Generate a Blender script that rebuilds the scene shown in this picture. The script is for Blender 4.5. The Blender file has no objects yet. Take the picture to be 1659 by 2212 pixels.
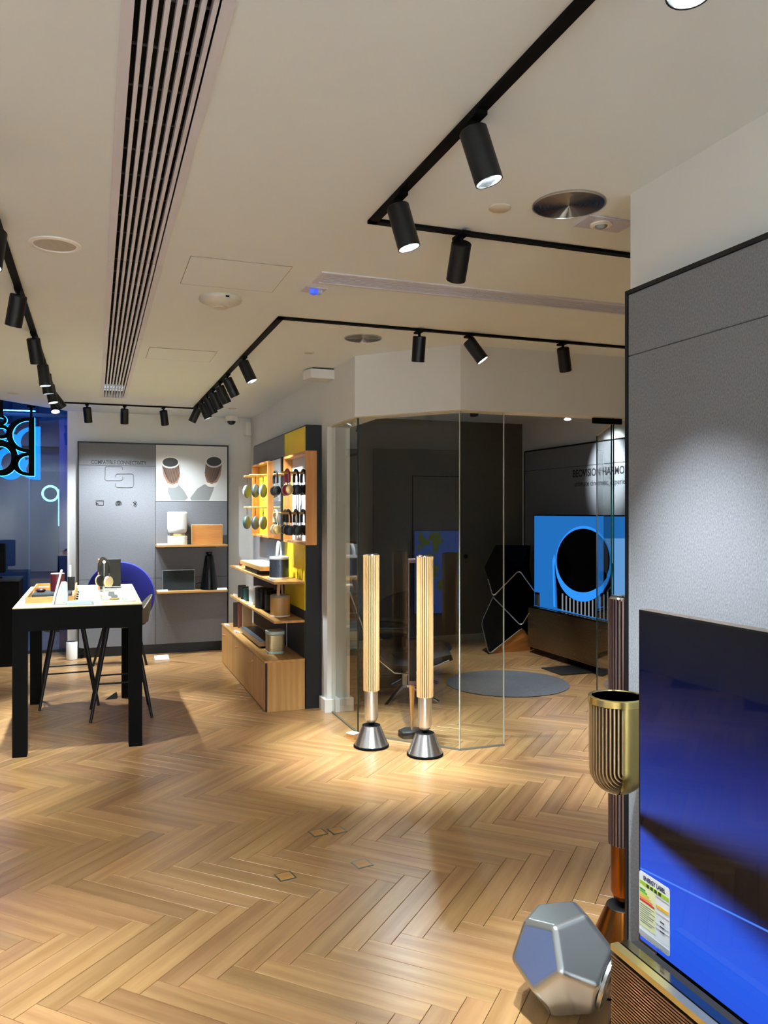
import bpy, bmesh, math, random
from mathutils import Vector, Matrix
random.seed(4)
SC=bpy.context.scene; COL=SC.collection
# ---------------------------------------------------------------- camera
F=1717.;CX=829.5;CY=1107.;EYE=1.6;CEIL=2.72
S20,C20=math.sin(math.radians(20)),math.cos(math.radians(20))
cam=bpy.data.cameras.new('camera'); co=bpy.data.objects.new('camera',cam); COL.objects.link(co)
co.location=(0,0,EYE); co.rotation_euler=(math.radians(90),0,math.radians(-20))
cam.sensor_fit='HORIZONTAL'; cam.sensor_width=36; cam.lens=36*F/1659; cam.clip_start=.02; cam.clip_end=100
cam.shift_y=(CY-1106)/1659
SC.camera=co
def PT(px,py):
    u=(px-CX)/F;v=(CY-py)/F
    return Vector((S20+u*C20, C20-u*S20, v))
def onZ(px,py,z=0):
    d=PT(px,py);t=(z-EYE)/d.z;return Vector((d.x*t,d.y*t,z))
def onX(px,py,X):
    d=PT(px,py);t=X/d.x;return Vector((X,d.y*t,EYE+d.z*t))
def onY(px,py,Y):
    d=PT(px,py);t=Y/d.y;return Vector((d.x*t,Y,EYE+d.z*t))
def onD(px,py,t):
    d=PT(px,py);return Vector((d.x*t,d.y*t,EYE+d.z*t))
# ---------------------------------------------------------------- world, view
w=bpy.data.worlds.new('world'); SC.world=w; w.use_nodes=True
w.node_tree.nodes['Background'].inputs[0].default_value=(.66,.82,1,1)
w.node_tree.nodes['Background'].inputs[1].default_value=.3
SC.view_settings.view_transform='Standard'; SC.view_settings.look='None'
SC.view_settings.exposure=1.16; SC.view_settings.gamma=1; SC.view_settings.use_curve_mapping=False
SC.cycles.max_bounces=9; SC.cycles.diffuse_bounces=5; SC.cycles.glossy_bounces=4; SC.cycles.transparent_max_bounces=12
SC.cycles.sample_clamp_indirect=6; SC.cycles.caustics_reflective=False; SC.cycles.caustics_refractive=False
SPOT=(.84,.94,1.0)
KE=2.1   # common lamp power factor
def spot(name,loc,aim,e,ang=50,blend=.6,col=SPOT,rad=.03,parent=None):
    l=bpy.data.lights.new(name,'SPOT'); l.energy=e*KE; l.color=col; l.spot_size=math.radians(ang); l.spot_blend=blend; l.shadow_soft_size=rad
    o=bpy.data.objects.new(name,l); COL.objects.link(o); o.location=loc
    o.rotation_euler=Vector(aim).to_track_quat('-Z','Y').to_euler()
    if parent: o.parent=parent
    return o
def tgt(a,b): return (Vector(b)-Vector(a)).normalized()
# unseen fill lamps, added behind and beside the camera to brighten the shop
for i,(p,t,e,ang) in enumerate([
  ((-1.7,1.0,2.6),(-1.6,1.5,0),35,95),((-1.7,3.6,2.6),(-1.4,3.8,0),45,95),((-1.7,6.2,2.6),(-1.5,6.0,0),28,95),
  ((0.2,-1.2,2.6),(0.2,-.6,0),30,100),((-.9,1.9,2.6),(-.7,2.0,0),15,80),
  ((3.2,3.6,2.6),(3.2,3.7,0),28,95),((4.3,3.4,2.6),(4.3,3.6,0),18,95)]):
    spot('unseen_fill_lamp',p,tgt(p,t),e,ang,.9,SPOT,.06)
# lamps added out of view: white walls bounce their cool light onto the ceiling
for y in (-3.2,-2.4): spot('bounce_fill_lamp',(-1.45,y,2.6),(-1,.1,-1.05),130,85,.9,SPOT,.06)
for y in (-3.6,-3.0,-2.4,-1.9): spot('bounce_fill_lamp',(.85,y,2.6),(1,-.05,-1.05),165,85,.9,SPOT,.06)
for x in (0,.45,.9,1.3): spot('bounce_fill_lamp',(x,-2.9,2.6),(.15,-1,-1.05),190,90,.9,SPOT,.06)
# ---------------------------------------------------------------- materials
def lin(c):
    if isinstance(c,str):
        c=[int(c[i:i+2],16)/255 for i in (0,2,4)]
        return tuple(x/12.92 if x<=.04045 else ((x+.055)/1.055)**2.4 for x in c)+(1,)
    return tuple(c)+(1,) if len(c)==3 else tuple(c)
MATS={}
def mat(name,col,rough=.5,metal=0,spec=.5,coat=0,emit=None,es=1,noise=0,nscale=40,bump=0,aniso=0,stretch=None,sheen=0):
    if name in MATS: return MATS[name]
    m=bpy.data.materials.new(name); m.use_nodes=True; MATS[name]=m
    nt=m.node_tree; b=nt.nodes['Principled BSDF']; c=lin(col)
    b.inputs['Base Color'].default_value=c; b.inputs['Roughness'].default_value=rough
    b.inputs['Metallic'].default_value=metal; b.inputs['Specular IOR Level'].default_value=spec
    b.inputs['Coat Weight'].default_value=coat; b.inputs['Coat Roughness'].default_value=.1
    if sheen: b.inputs['Sheen Weight'].default_value=sheen
    if emit:
        b.inputs['Emission Color'].default_value=lin(emit); b.inputs['Emission Strength'].default_value=es
    if aniso:
        b.inputs['Anisotropic'].default_value=aniso; b.inputs['Anisotropic Rotation'].default_value=.25
        tg=nt.nodes.new('ShaderNodeTangent'); tg.direction_type='RADIAL'; tg.axis='Z'
        nt.links.new(tg.outputs[0],b.inputs['Tangent'])
    if noise or bump:
        tc=nt.nodes.new('ShaderNodeTexCoord'); mp=nt.nodes.new('ShaderNodeMapping')
        nt.links.new(tc.outputs['Object'],mp.inputs[0])
        if stretch: mp.inputs['Scale'].default_value=stretch
        n=nt.nodes.new('ShaderNodeTexNoise'); n.inputs['Scale'].default_value=nscale; n.inputs['Detail'].default_value=4
        nt.links.new(mp.outputs[0],n.inputs['Vector'])
        if noise:
            r=nt.nodes.new('ShaderNodeValToRGB'); 
            r.color_ramp.elements[0].position=.3; r.color_ramp.elements[1].position=.7
            r.color_ramp.elements[0].color=tuple(x*(1-noise) for x in c[:3])+(1,)
            r.color_ramp.elements[1].color=tuple(min(1,x*(1+noise)) for x in c[:3])+(1,)
            nt.links.new(n.outputs['Fac'],r.inputs[0]); nt.links.new(r.outputs[0],b.inputs['Base Color'])
        if bump:
            bp=nt.nodes.new('ShaderNodeBump'); bp.inputs['Strength'].default_value=bump; bp.inputs['Distance'].default_value=.002
            nt.links.new(n.outputs['Fac'],bp.inputs['Height']); nt.links.new(bp.outputs[0],b.inputs['Normal'])
    return m
def emat(name,col,es):
    if name in MATS: return MATS[name]
    m=bpy.data.materials.new(name); m.use_nodes=True; MATS[name]=m; nt=m.node_tree
    b=nt.nodes['Principled BSDF']; b.inputs['Base Color'].default_value=(0.005,.005,.005,1); b.inputs['Roughness'].default_value=.15
    b.inputs['Emission Color'].default_value=lin(col); b.inputs['Emission Strength'].default_value=es
    return m
def glassmat(name,tint,ior=1.5,boost=1.0):
    m=bpy.data.materials.new(name); m.use_nodes=True; nt=m.node_tree; nt.nodes.clear()
    o=nt.nodes.new('ShaderNodeOutputMaterial'); mx=nt.nodes.new('ShaderNodeMixShader')
    t=nt.nodes.new('ShaderNodeBsdfTransparent'); t.inputs[0].default_value=lin(tint)
    gl=nt.nodes.new('ShaderNodeBsdfGlossy'); gl.inputs['Roughness'].default_value=0.0
    gl.inputs['Color'].default_value=(1,1,1,1)
    # reflectance of a thin pane, the same from both sides
    lw=nt.nodes.new('ShaderNodeLayerWeight'); lw.inputs[0].default_value=.5
    pw=nt.nodes.new('ShaderNodeMath'); pw.operation='POWER'; pw.inputs[1].default_value=4.5; nt.links.new(lw.outputs['Facing'],pw.inputs[0])
    mu=nt.nodes.new('ShaderNodeMath'); mu.operation='MULTIPLY_ADD'; mu.inputs[1].default_value=.9; mu.inputs[2].default_value=.07*boost; mu.use_clamp=True
    nt.links.new(pw.outputs[0],mu.inputs[0])
    nt.links.new(mu.outputs[0],mx.inputs[0]); nt.links.new(t.outputs[0],mx.inputs[1]); nt.links.new(gl.outputs[0],mx.inputs[2])
    nt.links.new(mx.outputs[0],o.inputs[0]); MATS[name]=m; return m
def woodmat(name,c0,c1,rough,axis,kind='obj',sc=1.0,coat=0.0):
    """grain runs along the given axis of object space; 'plank' adds a random shift and tone per piece"""
    m=bpy.data.materials.new(name); m.use_nodes=True; MATS[name]=m; nt=m.node_tree; L=nt.links; N=nt.nodes.new
    b=nt.nodes['Principled BSDF']; b.inputs['Roughness'].default_value=rough; b.inputs['Coat Weight'].default_value=coat; b.inputs['Coat Roughness'].default_value=.25
    if kind=='uv': tc=N('ShaderNodeUVMap'); src=tc.outputs[0]
    else: tc=N('ShaderNodeTexCoord'); src=tc.outputs['Object']
    mp=N('ShaderNodeMapping'); s=[6*sc,6*sc,6*sc]; s[axis]=.55*sc; mp.inputs['Scale'].default_value=s
    L.new(src,mp.inputs[0]); vec=mp.outputs[0]; rnd=None
    if kind in('plank','uv'):
        if kind=='plank': oi=N('ShaderNodeObjectInfo'); rnd=oi.outputs['Random']
        else: at=N('ShaderNodeAttribute'); at.attribute_name='tone'; rnd=at.outputs['Fac']
        mul=N('ShaderNodeMath'); mul.operation='MULTIPLY'; mul.inputs[1].default_value=97; L.new(rnd,mul.inputs[0])
        cb=N('ShaderNodeCombineXYZ'); L.new(mul.outputs[0],cb.inputs[0]); L.new(mul.outputs[0],cb.inputs[1])
        ad=N('ShaderNodeVectorMath'); ad.operation='ADD'; L.new(vec,ad.inputs[0]); L.new(cb.outputs[0],ad.inputs[1]); vec=ad.outputs[0]
    n=N('ShaderNodeTexNoise'); n.inputs['Scale'].default_value=1.3; n.inputs['Detail'].default_value=3; n.inputs['Distortion'].default_value=.6
    L.new(vec,n.inputs['Vector'])
    wv=N('ShaderNodeTexWave'); wv.bands_direction=['Y','X','X'][axis]; wv.inputs['Scale'].default_value=.55; wv.inputs['Distortion'].default_value=7; wv.inputs['Detail'].default_value=2; wv.inputs['Detail Scale'].default_value=.8
    L.new(vec,wv.inputs['Vector'])
    fn=N('ShaderNodeTexNoise'); fn.inputs['Scale'].default_value=9; fn.inputs['Detail'].default_value=5; L.new(vec,fn.inputs['Vector'])
    def mix(a,bb,f):
        x=N('ShaderNodeMath'); x.operation='MULTIPLY_ADD'; L.new(bb,x.inputs[0]); x.inputs[1].default_value=f; L.new(a,x.inputs[2]); return x.outputs[0]
    v0=N('ShaderNodeMath'); v0.operation='MULTIPLY'; v0.inputs[1].default_value=.5; L.new(n.outputs['Fac'],v0.inputs[0])
    v=mix(v0.outputs[0],wv.outputs['Fac'],.14); v=mix(v,fn.outputs['Fac'],.3)
    r=N('ShaderNodeValToRGB'); r.color_ramp.elements[0].position=.22; r.color_ramp.elements[1].position=.74
    r.color_ramp.elements[0].color=lin(c0); r.color_ramp.elements[1].color=lin(c1); L.new(v,r.inputs[0])
    colr=r.outputs[0]
    if rnd:
        hs=N('ShaderNodeHueSaturation'); 
        mr=N('ShaderNodeMapRange'); mr.inputs['To Min'].default_value=.80; mr.inputs['To Max'].default_value=1.12; L.new(rnd,mr.inputs['Value']); L.new(mr.outputs[0],hs.inputs['Value'])
        m2=N('ShaderNodeMath'); m2.operation='MULTIPLY'; m2.inputs[1].default_value=13.7; L.new(rnd,m2.inputs[0]); m3=N('ShaderNodeMath'); m3.operation='FRACT'; L.new(m2.outputs[0],m3.inputs[0])
        mh=N('ShaderNodeMapRange'); mh.inputs['To Min'].default_value=.494; mh.inputs['To Max'].default_value=.504; L.new(m3.outputs[0],mh.inputs['Value']); L.new(mh.outputs[0],hs.inputs['Hue'])
        L.new(colr,hs.inputs['Color']); colr=hs.outputs[0]
    L.new(colr,b.inputs['Base Color'])
    bp=N('ShaderNodeBump'); bp.inputs['Strength'].default_value=.12; bp.inputs['Distance'].default_value=.001; L.new(fn.outputs['Fac'],bp.inputs['Height']); L.new(bp.outputs[0],b.inputs['Normal'])
    return m
# ---------------------------------------------------------------- mesh builder
def ID(): return Matrix.Identity(4)
class MB:
    def __init__(s): s.v=[];s.f=[];s.sm=[]
    def add(s,vs,fs,smooth=False,M=None):
        n=len(s.v); s.v+=[tuple(M@Vector(p)) if M else tuple(p) for p in vs]
        s.f+=[tuple(i+n for i in f) for f in fs]; s.sm+=[smooth]*len(fs); return s
    def box(s,x0,y0,z0,x1,y1,z1,M=None):
        x0,x1=sorted((x0,x1));y0,y1=sorted((y0,y1));z0,z1=sorted((z0,z1))
        vs=[(x0,y0,z0),(x1,y0,z0),(x1,y1,z0),(x0,y1,z0),(x0,y0,z1),(x1,y0,z1),(x1,y1,z1),(x0,y1,z1)]
        return s.add(vs,[(3,2,1,0),(4,5,6,7),(0,1,5,4),(1,2,6,5),(2,3,7,6),(3,0,4,7)],False,M)
    def cbox(s,c,d,M=None):
        return s.box(c[0]-d[0]/2,c[1]-d[1]/2,c[2]-d[2]/2,c[0]+d[0]/2,c[1]+d[1]/2,c[2]+d[2]/2,M)
    def lathe(s,prof,n=32,M=None,a0=0,a1=2*math.pi,smooth=True):
        full=abs(a1-a0-2*math.pi)<1e-6; k=n if full else n+1; vs=[];fs=[]
        for r,z in prof:
            for i in range(k):
                a=a0+(a1-a0)*i/n; vs.append((r*math.cos(a),r*math.sin(a),z))
        for j in range(len(prof)-1):
            for i in range(n):
                a=j*k+i;b=j*k+(i+1)%k; fs.append((a,b,b+k,a+k))
        m=len(prof)
        if full and prof[0][0]>1e-5: fs.append(tuple(reversed(range(k))))
        if full and prof[-1][0]>1e-5: fs.append(tuple((m-1)*k+i for i in range(k)))
        return s.add(vs,fs,smooth,M)
    def cyl(s,p0,p1,r0,r1=None,n=16,smooth=True):
        r1=r0 if r1 is None else r1; p0=Vector(p0);p1=Vector(p1);d=p1-p0
        M=Matrix.Translation(p0)@d.to_track_quat('Z','Y').to_matrix().to_4x4()
        return s.lathe([(r0,0),(r1,d.length)],n,M,smooth=smooth)
    def tube(s,path,r,n=8,closed=False,smooth=True,sq=1.0):
        P=[Vector(p) for p in path];k=len(P);vs=[];fs=[];up=None
        for i,p in enumerate(P):
            a=P[(i-1)%k] if closed or i>0 else p; b=P[(i+1)%k] if closed or i<k-1 else p
            t=(b-a).normalized()
            if up is None: up=t.orthogonal().normalized()
            up=(up-t*up.dot(t)); up=up.normalized() if up.length>1e-6 else t.orthogonal().normalized()
            sd=t.cross(up)
            for j in range(n):
                an=2*math.pi*j/n; vs.append(p+up*math.cos(an)*r+sd*math.sin(an)*r*sq)
        for i in range(k if closed else k-1):
            for j in range(n):
                a=i*n+j;b=i*n+(j+1)%n;c=((i+1)%k)*n+(j+1)%n;d=((i+1)%k)*n+j; fs.append((a,b,c,d))
        if not closed: fs+= [tuple(reversed(range(n))),tuple((k-1)*n+j for j in range(n))]
        return s.add(vs,fs,smooth)
    def prism(s,poly,z0,z1,M=None,smooth=False):
        n=len(poly); A=sum(poly[i][0]*poly[(i+1)%n][1]-poly[(i+1)%n][0]*poly[i][1] for i in range(n))
        if A<0: poly=poly[::-1]
        vs=[(x,y,z0) for x,y in poly]+[(x,y,z1) for x,y in poly]
        fs=[tuple(reversed(range(n))),tuple(range(n,2*n))]; k=len(s.f)
        s.add(vs,fs,False,M); off=len(s.v)-2*n
        for i in range(n):
            j=(i+1)%n; s.f.append((off+i,off+j,off+n+j,off+n+i)); s.sm.append(smooth)
        return s
    def ball(s,c,r,n=20,m=12,M=None):
        rx,ry,rz=r if isinstance(r,(tuple,list)) else (r,r,r)
        T=Matrix.Translation(c)@(M or ID())@Matrix.Diagonal((rx,ry,rz,1))
        return s.lathe([(math.sin(math.pi*i/m)+(1e-6 if i in(0,m) else 0),-math.cos(math.pi*i/m)) for i in range(m+1)],n,T)
    def slab(s,pts,nrm,t):
        """flat outline given by 3-D points, extruded by t along -nrm"""
        n=len(pts);P=[Vector(p) for p in pts];nr=Vector(nrm).normalized()
        c=Vector((0,0,0))
        for i in range(n): c+=P[i].cross(P[(i+1)%n])
        if c.dot(nr)<0: P.reverse()
        vs=P+[p-nr*t for p in P]
        fs=[tuple(range(n)),tuple(reversed(range(n,2*n)))]+[(i,n+i,n+(i+1)%n,(i+1)%n) for i in range(n)]
        return s.add(vs,fs)
    def mesh(s,name,m,bevel=0,seg=2):
        me=bpy.data.meshes.new(name); me.from_pydata([tuple(p) for p in s.v],[],s.f)
        me.polygons.foreach_set('use_smooth',s.sm); me.materials.append(m); me.update()
        if any(s.sm): 
            try: me.set_sharp_from_angle(angle=math.radians(40))
            except Exception: pass
        return me
    def build(s,name,m,parent=None,bevel=0,seg=2):
        me=s.mesh(name,m); o=bpy.data.objects.new(name,me); COL.objects.link(o)
        if parent is not None: o.parent=parent
        if bevel:
            b=o.modifiers.new('bevel','BEVEL'); b.width=bevel; b.segments=seg; b.limit_method='ANGLE'; b.angle_limit=math.radians(40); b.harden_normals=False
        return o
def tag(o,label=None,cat=None,group=None,kind=None):
    if label: o['label']=label
    if cat: o['category']=cat
    if group: o['group']=group
    if kind: o['kind']=kind
    return o
def thing(name,label,cat,loc=(0,0,0),rz=0,group=None):
    o=bpy.data.objects.new(name,None); o.empty_display_size=.05; COL.objects.link(o); o.location=loc; o.rotation_euler=(0,0,rz)
    return tag(o,label,cat,group)
def struct(name,mb,m,parent=None,bevel=0):
    o=mb.build(name,m,parent,bevel)
    if parent is None: o['kind']='structure'
    return o
def copyt(root,loc=None,rz=None,label=None,group=None):
    r=root.copy(); COL.objects.link(r)
    if loc is not None: r.location=loc
    if rz is not None: r.rotation_euler=(0,0,rz)
    if label: r['label']=label
    if group: r['group']=group
    for ch in list(root.children):
        c=ch.copy(); COL.objects.link(c); c.parent=r
        for g in list(ch.children):
            d=g.copy(); COL.objects.link(d); d.parent=c
    return r
def rrect(w,h,r,n=4,cx=0,cy=0):
    out=[]
    for (sx,sy,a) in ((1,1,0),(-1,1,90),(-1,-1,180),(1,-1,270)):
        for i in range(n+1):
            t=math.radians(a+90*i/n); out.append((cx+sx*(w/2-r)+r*math.cos(t),cy+sy*(h/2-r)+r*math.sin(t)))
    return out
def ell(w,h,n=28,cx=0,cy=0): return [(cx+w*math.cos(2*math.pi*i/n),cy+h*math.sin(2*math.pi*i/n)) for i in range(n)]
def text(name,body,m,loc,R,size,parent,width=None,extrude=.0006,offset=0,align='LEFT'):
    cu=bpy.data.curves.new(name,'FONT'); cu.body=body; cu.size=size; cu.extrude=extrude; cu.offset=offset; cu.align_x=align; cu.resolution_u=3
    o=bpy.data.objects.new(name,cu); COL.objects.link(o); cu.materials.append(m)
    M=Matrix.Translation(loc)@R
    if width:
        bpy.context.view_layer.update(); wd=o.dimensions.x
        if wd>0: M=M@Matrix.Diagonal((width/wd,1,1,1))
    bpy.context.view_layer.update(); me=bpy.data.meshes.new_from_object(o.evaluated_get(bpy.context.evaluated_depsgraph_get()))
    bpy.data.objects.remove(o); o=bpy.data.objects.new(name,me); COL.objects.link(o)
    o.matrix_local=M
    if parent is not None: o.parent=parent
    return o
def frame3(x,y,z): return Matrix((x,y,z)).transposed().to_4x4()
R_X=frame3(Vector((0,-1,0)),Vector((0,0,1)),Vector((-1,0,0)))      # reads on a wall that faces -X
R_PX=frame3(Vector((0,1,0)),Vector((0,0,1)),Vector((1,0,0)))       # reads on a wall that faces +X
R_Y=frame3(Vector((1,0,0)),Vector((0,0,1)),Vector((0,-1,0)))       # faces -Y
R_Yb=frame3(Vector((-1,0,0)),Vector((0,0,1)),Vector((0,1,0)))      # faces +Y
# palette
WALL=mat('wall_paint','e0e0dd',.75,noise=.015,nscale=3)
CEILM=mat('ceiling_paint','dfe8ec',.85,noise=.01,nscale=2)
BASEW=mat('white_trim','e6e4de',.5)
BLACK=mat('satin_black','070708',.45,0,.35)
BLACKM=mat('matt_black','020202',.7,0,.12)
FAB=mat('grey_wool_fabric','717277',.95,noise=.28,nscale=260,bump=.35,sheen=.2,stretch=(1,1,.5))
FABD=mat('taupe_wall_finish','5b564c',.8,noise=.04,nscale=20)
FABL=mat('light_taupe_finish','77736a',.8,noise=.04,nscale=20)
YEL=mat('yellow_laminate','e3c61c',.6,noise=.03,nscale=30)
CHROME=mat('chrome','d8d8d6',.12,1)
ALU=mat('brushed_aluminium','e2e4e6',.30,1,aniso=.85,noise=.10,nscale=40,stretch=(6,6,.05))
ALUS=mat('satin_aluminium','b9bcbf',.3,1)
GOLD=mat('brushed_brass','cdb877',.27,1,aniso=.5)
GOLDF=mat('polished_brass','e6d38a',.22,1)
BRONZE=mat('bronze_anodised','9a5a22',.25,1,aniso=.6)
MAUVE=mat('mauve_aluminium','8a716b',.38,.85)
BGLASS=mat('black_glass','020203',.04,0,.6)
OAK=woodmat('oak','a8763a','d9ab68',.45,1,sc=1.6)
OAKX=woodmat('oak_along_x','a8763a','d9ab68',.45,0,sc=1.6)
OAKZ=woodmat('oak_upright','a5763c','d2a362',.45,2,sc=1.6)
SLATOAK=woodmat('pale_oak_slats','c0935a','ecc994',.5,2,sc=2)
TABT=woodmat('bleached_oak_top','cbb283','efdcb4',.5,1,sc=1.5)
ORANGE=woodmat('warm_oak_face','b06f30','d99a55',.5,0,sc=2)
WHITE=mat('white_plastic','ecebe6',.4)
CARDW=mat('white_card','f2f1ec',.6)
GLASS=glassmat('clear_glass','f2f7f4',1.5,.95)
GEDGE=mat('glass_edge','7fa79b',.15,0,.8,coat=1)
GEDGED=mat('dark_glass_edge','0f3a38',.15,0,.8)
GEDGEL=mat('light_glass_edge','b9bdb2',.15,0,.8)
LEATH=mat('black_leather','050506',.42,0,.35,bump=.15,nscale=120)
INK=mat('black_print','101012',.7)
INKG=mat('grey_print','242528',.7)
LENS=emat('lit_lamp_lens','f4ffff',14)
LENSOFF=mat('lamp_reflector','c8d4d6',.2,.8)
# ================================================================ SETTING
H0=EYE
fl=MB().box(-3.4,-4,-.08,5.4,10.9,-.0135); floor=struct('floor',fl,mat('floor_joint','3a2616',.9))
# herringbone oak floor: plank 90 x 630 mm at 45 degrees
WP=.09;LP=.63;q=WP/math.sqrt(2)
PLO=woodmat('floor_plank','9c6f3f','caa06c',.34,0,'plank',1.3,.35)
PLU=woodmat('floor_plank_far','9c6f3f','caa06c',.34,0,'uv',1.3,.35)
ea=Vector((1,-1,0))/math.sqrt(2); eb=Vector((1,1,0))/math.sqrt(2); O0=Vector((.0123,3.649,0))
g=.0009; pm=MB()
hw,hl=WP/2-g,LP/2-g; ch=.0012
vs=[(-hl,-hw,-.012),(hl,-hw,-.012),(hl,hw,-.012),(-hl,hw,-.012),(-hl,-hw,-ch),(hl,-hw,-ch),(hl,hw,-ch),(-hl,hw,-ch),(-hl+ch,-hw+ch,0),(hl-ch,-hw+ch,0),(hl-ch,hw-ch,0),(-hl+ch,hw-ch,0)]
fc=[(0,1,5,4),(1,2,6,5),(2,3,7,6),(3,0,4,7),(4,5,9,8),(5,6,10,9),(6,7,11,10),(7,4,8,11),(8,9,10,11)]
pm.add(vs,fc); pmesh=pm.mesh('plank',PLO)
cand=[]
for a in range(-150,150):
    for b in range(-150,150):
        k=(a-b)%14
        if k==0: c=O0+ea*(a+3.5)*WP+eb*(b+.5)*WP; an=-math.pi/4
        elif k==13: c=O0+ea*(a+.5)*WP+eb*(b+3.5)*WP; an=math.pi/4   # first cell of an upright plank
        else: continue
        if not(-2.4<c.x<5.25 and -1.2<c.y<9.95): continue
        if c.x>1.62 and c.y<2.1: continue
        dd=c.x*S20+c.y*C20; r=c.x*C20-c.y*S20
        vis=dd>.9 and abs(r/dd)<.56 and EYE/dd*F<1500
        cand.append((0 if vis else 1, (c.x**2+c.y**2+EYE**2), c, an+(math.pi if random.random()<.5 else 0)))
cand.sort(key=lambda t:(t[0],t[1]))
for i,(v,d,c,an) in enumerate(cand[:298]):
    o=bpy.data.objects.new('plank',pmesh); COL.objects.link(o); o.parent=floor; o.location=c+Vector((0,0,random.uniform(-.0004,0))); o.rotation_euler=(0,0,an)
V=[];Fc=[];UV=[];TN=[]
for (v,d,c,an) in cand[298:]:
    M=Matrix.Translation(c+Vector((0,0,random.uniform(-.0004,0))))@Matrix.Rotation(an,4,'Z'); n=len(V); t=random.random()
    V+=[tuple(M@Vector(p)) for p in vs]; Fc+=[tuple(x+n for x in f) for f in fc]
    for f in fc: UV+=[(vs[x][0],vs[x][1]) for x in f]
    TN+=[t]*len(vs)
me=bpy.data.meshes.new('far_planks'); me.from_pydata(V,[],Fc); me.materials.append(PLU)
uv=me.uv_layers.new(name='UVMap'); uv.data.foreach_set('uv',[x for p in UV for x in p])
at=me.attributes.new('tone','FLOAT','POINT'); at.data.foreach_set('value',TN)
o=bpy.data.objects.new('far_planks',me); COL.objects.link(o); o.parent=floor; o['kind']='stuff'
# walls
struct('wall_left',MB().box(-2.65,-4,-.08,-2.5,6.9,3.2),WALL)
struct('wall_front',MB().box(-2.65,-4.15,-.08,5.4,-4,2.8),WALL)
wb=MB().box(-.16,9.45,-.08,1.95,9.6,2.8).box(-.283,9.45,-.08,-.16,9.84,2.8); struct('wall_back',wb,WALL)
struct('wall_right',MB().box(1.75,6.14,0,1.94,9.45,2.72),WALL)
struct('wall_near_right',MB().box(1.77,-4,-.08,1.93,2.33,2.8),WALL)
struct('wall_near_right.001',MB().box(1.93,2.2,-.08,5.3,2.33,2.8),FABD)
struct('wall_far_right',MB().box(5.1,2.33,-.08,5.25,9.0,2.8),WALL)
struct('wall_far_back',MB().box(1.94,8.88,-.08,5.1,9.03,2.8).box(2.45,8.84,0,3.23,8.88,2.72),FABD)
soff=[(1.75,6.14),(1.75,5.42),(2.29,4.80),(5.1,4.80),(5.1,4.95),(2.36,4.95),(1.94,5.50),(1.94,6.14)]
struct('wall_soffit',MB().prism(soff,2.285,2.73),WALL)
# ceiling, with openings for the two air grilles
def holed(x0,y0,x1,y1,z0,z1,holes):
    xs=sorted({x0,x1}|{h[0] for h in holes}|{h[2] for h in holes}); ys=sorted({y0,y1}|{h[1] for h in holes}|{h[3] for h in holes}); m=MB()
    for i in range(len(xs)-1):
        for j in range(len(ys)-1):
            cx,cy=(xs[i]+xs[i+1])/2,(ys[j]+ys[j+1])/2
            if any(h[0]<cx<h[2] and h[1]<cy<h[3] for h in holes): continue
            m.box(xs[i],ys[j],z0,xs[i+1],ys[j+1],z1)
    return m
V1=(.082,-.6,.262,8.14); V2=(1.02,3.59,3.6,3.73)
cm=holed(-.27,-4,5.3,9.6,CEIL,CEIL+.06,[V1,V2])
cm.prism([(-.27,-4),(-.27,9.45),(-.885,8.73),(-2.6,6.70),(-2.6,-4)],CEIL,CEIL+.06)
ceil=struct('ceiling',cm,CEILM)
cm2=MB().prism([(-.27,9.40),(-.27,9.45),(-.885,8.73),(-2.6,6.70),(-2.6,6.62),(-.885,8.66)],CEIL+.05,3.2)
struct('trim_1',cm2,CEILM)
# access hatches: thin recessed joint lines as flush panels
for (a,b,nm) in (((.395,3.545),(.845,3.985),0),((.35,5.6),(.80,6.0),1)):
    m=MB().box(a[0],a[1],CEIL-.003,b[0],b[1],CEIL); h=m.build('access_panel',CEILM,ceil); 
    r=.002; J=mat('hatch_joint','8d867c',.9)
    jm=MB()
    for (x0,y0,x1,y1) in ((a[0]-r,a[1]-r,b[0]+r,a[1]),(a[0]-r,b[1],b[0]+r,b[1]+r),(a[0]-r,a[1],a[0],b[1]),(b[0],a[1],b[0]+r,b[1])): jm.box(x0,y0,CEIL-.0032,x1,y1,CEIL)
    jm.build('joint',J,ceil)
# long air grille
VW=mat('grille_white','d2d2dc',.45); VB=mat('duct_black','0a0a0a',.9)
v=thing('air_grille','long white linear air grille running down the ceiling away from camera','vent',(0,0,0))
MB().box(V1[0],V1[1],CEIL+.12,V1[2],V1[3],CEIL+.13).box(V1[0]-.01,V1[1],CEIL,V1[0],V1[3],CEIL+.13).box(V1[2],V1[1],CEIL,V1[2]+.01,V1[3],CEIL+.13).build('duct',VB,v)
secs=[(-.6,1.15),(1.15,3.72),(3.72,5.35),(5.35,6.75),(6.75,8.14)]
for (y0,y1) in secs:
    m=MB().box(V1[0]-.028,y0+.002,CEIL-.006,V1[0],y1-.002,CEIL+.002).box(V1[2],y0+.002,CEIL-.006,V1[2]+.028,y1-.002,CEIL+.002)
    if y1>8: m.box(V1[0]-.028,y1-.002,CEIL-.006,V1[2]+.028,y1+.024,CEIL+.002)
    m.build('frame',VW,v)
    for i in range(7):
        x=V1[0]+.180*(i+.55)/7.2
        MB().box(x,y0+.004,CEIL-.003,x+.011,y1-.004,CEIL+.022).build('blade',VW,v)
    cb=MB(); y=y0+.1
    while y<y1: cb.box(V1[0],y,CEIL+.035,V1[2],y+.004,CEIL+.040); y+=.2
    cb.build('cross_bars',mat('crossbar_grey','6a6a72',.6),v)['kind']='stuff'
v=thing('air_grille','short white linear air grille across the ceiling above the glass room','vent')
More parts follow.
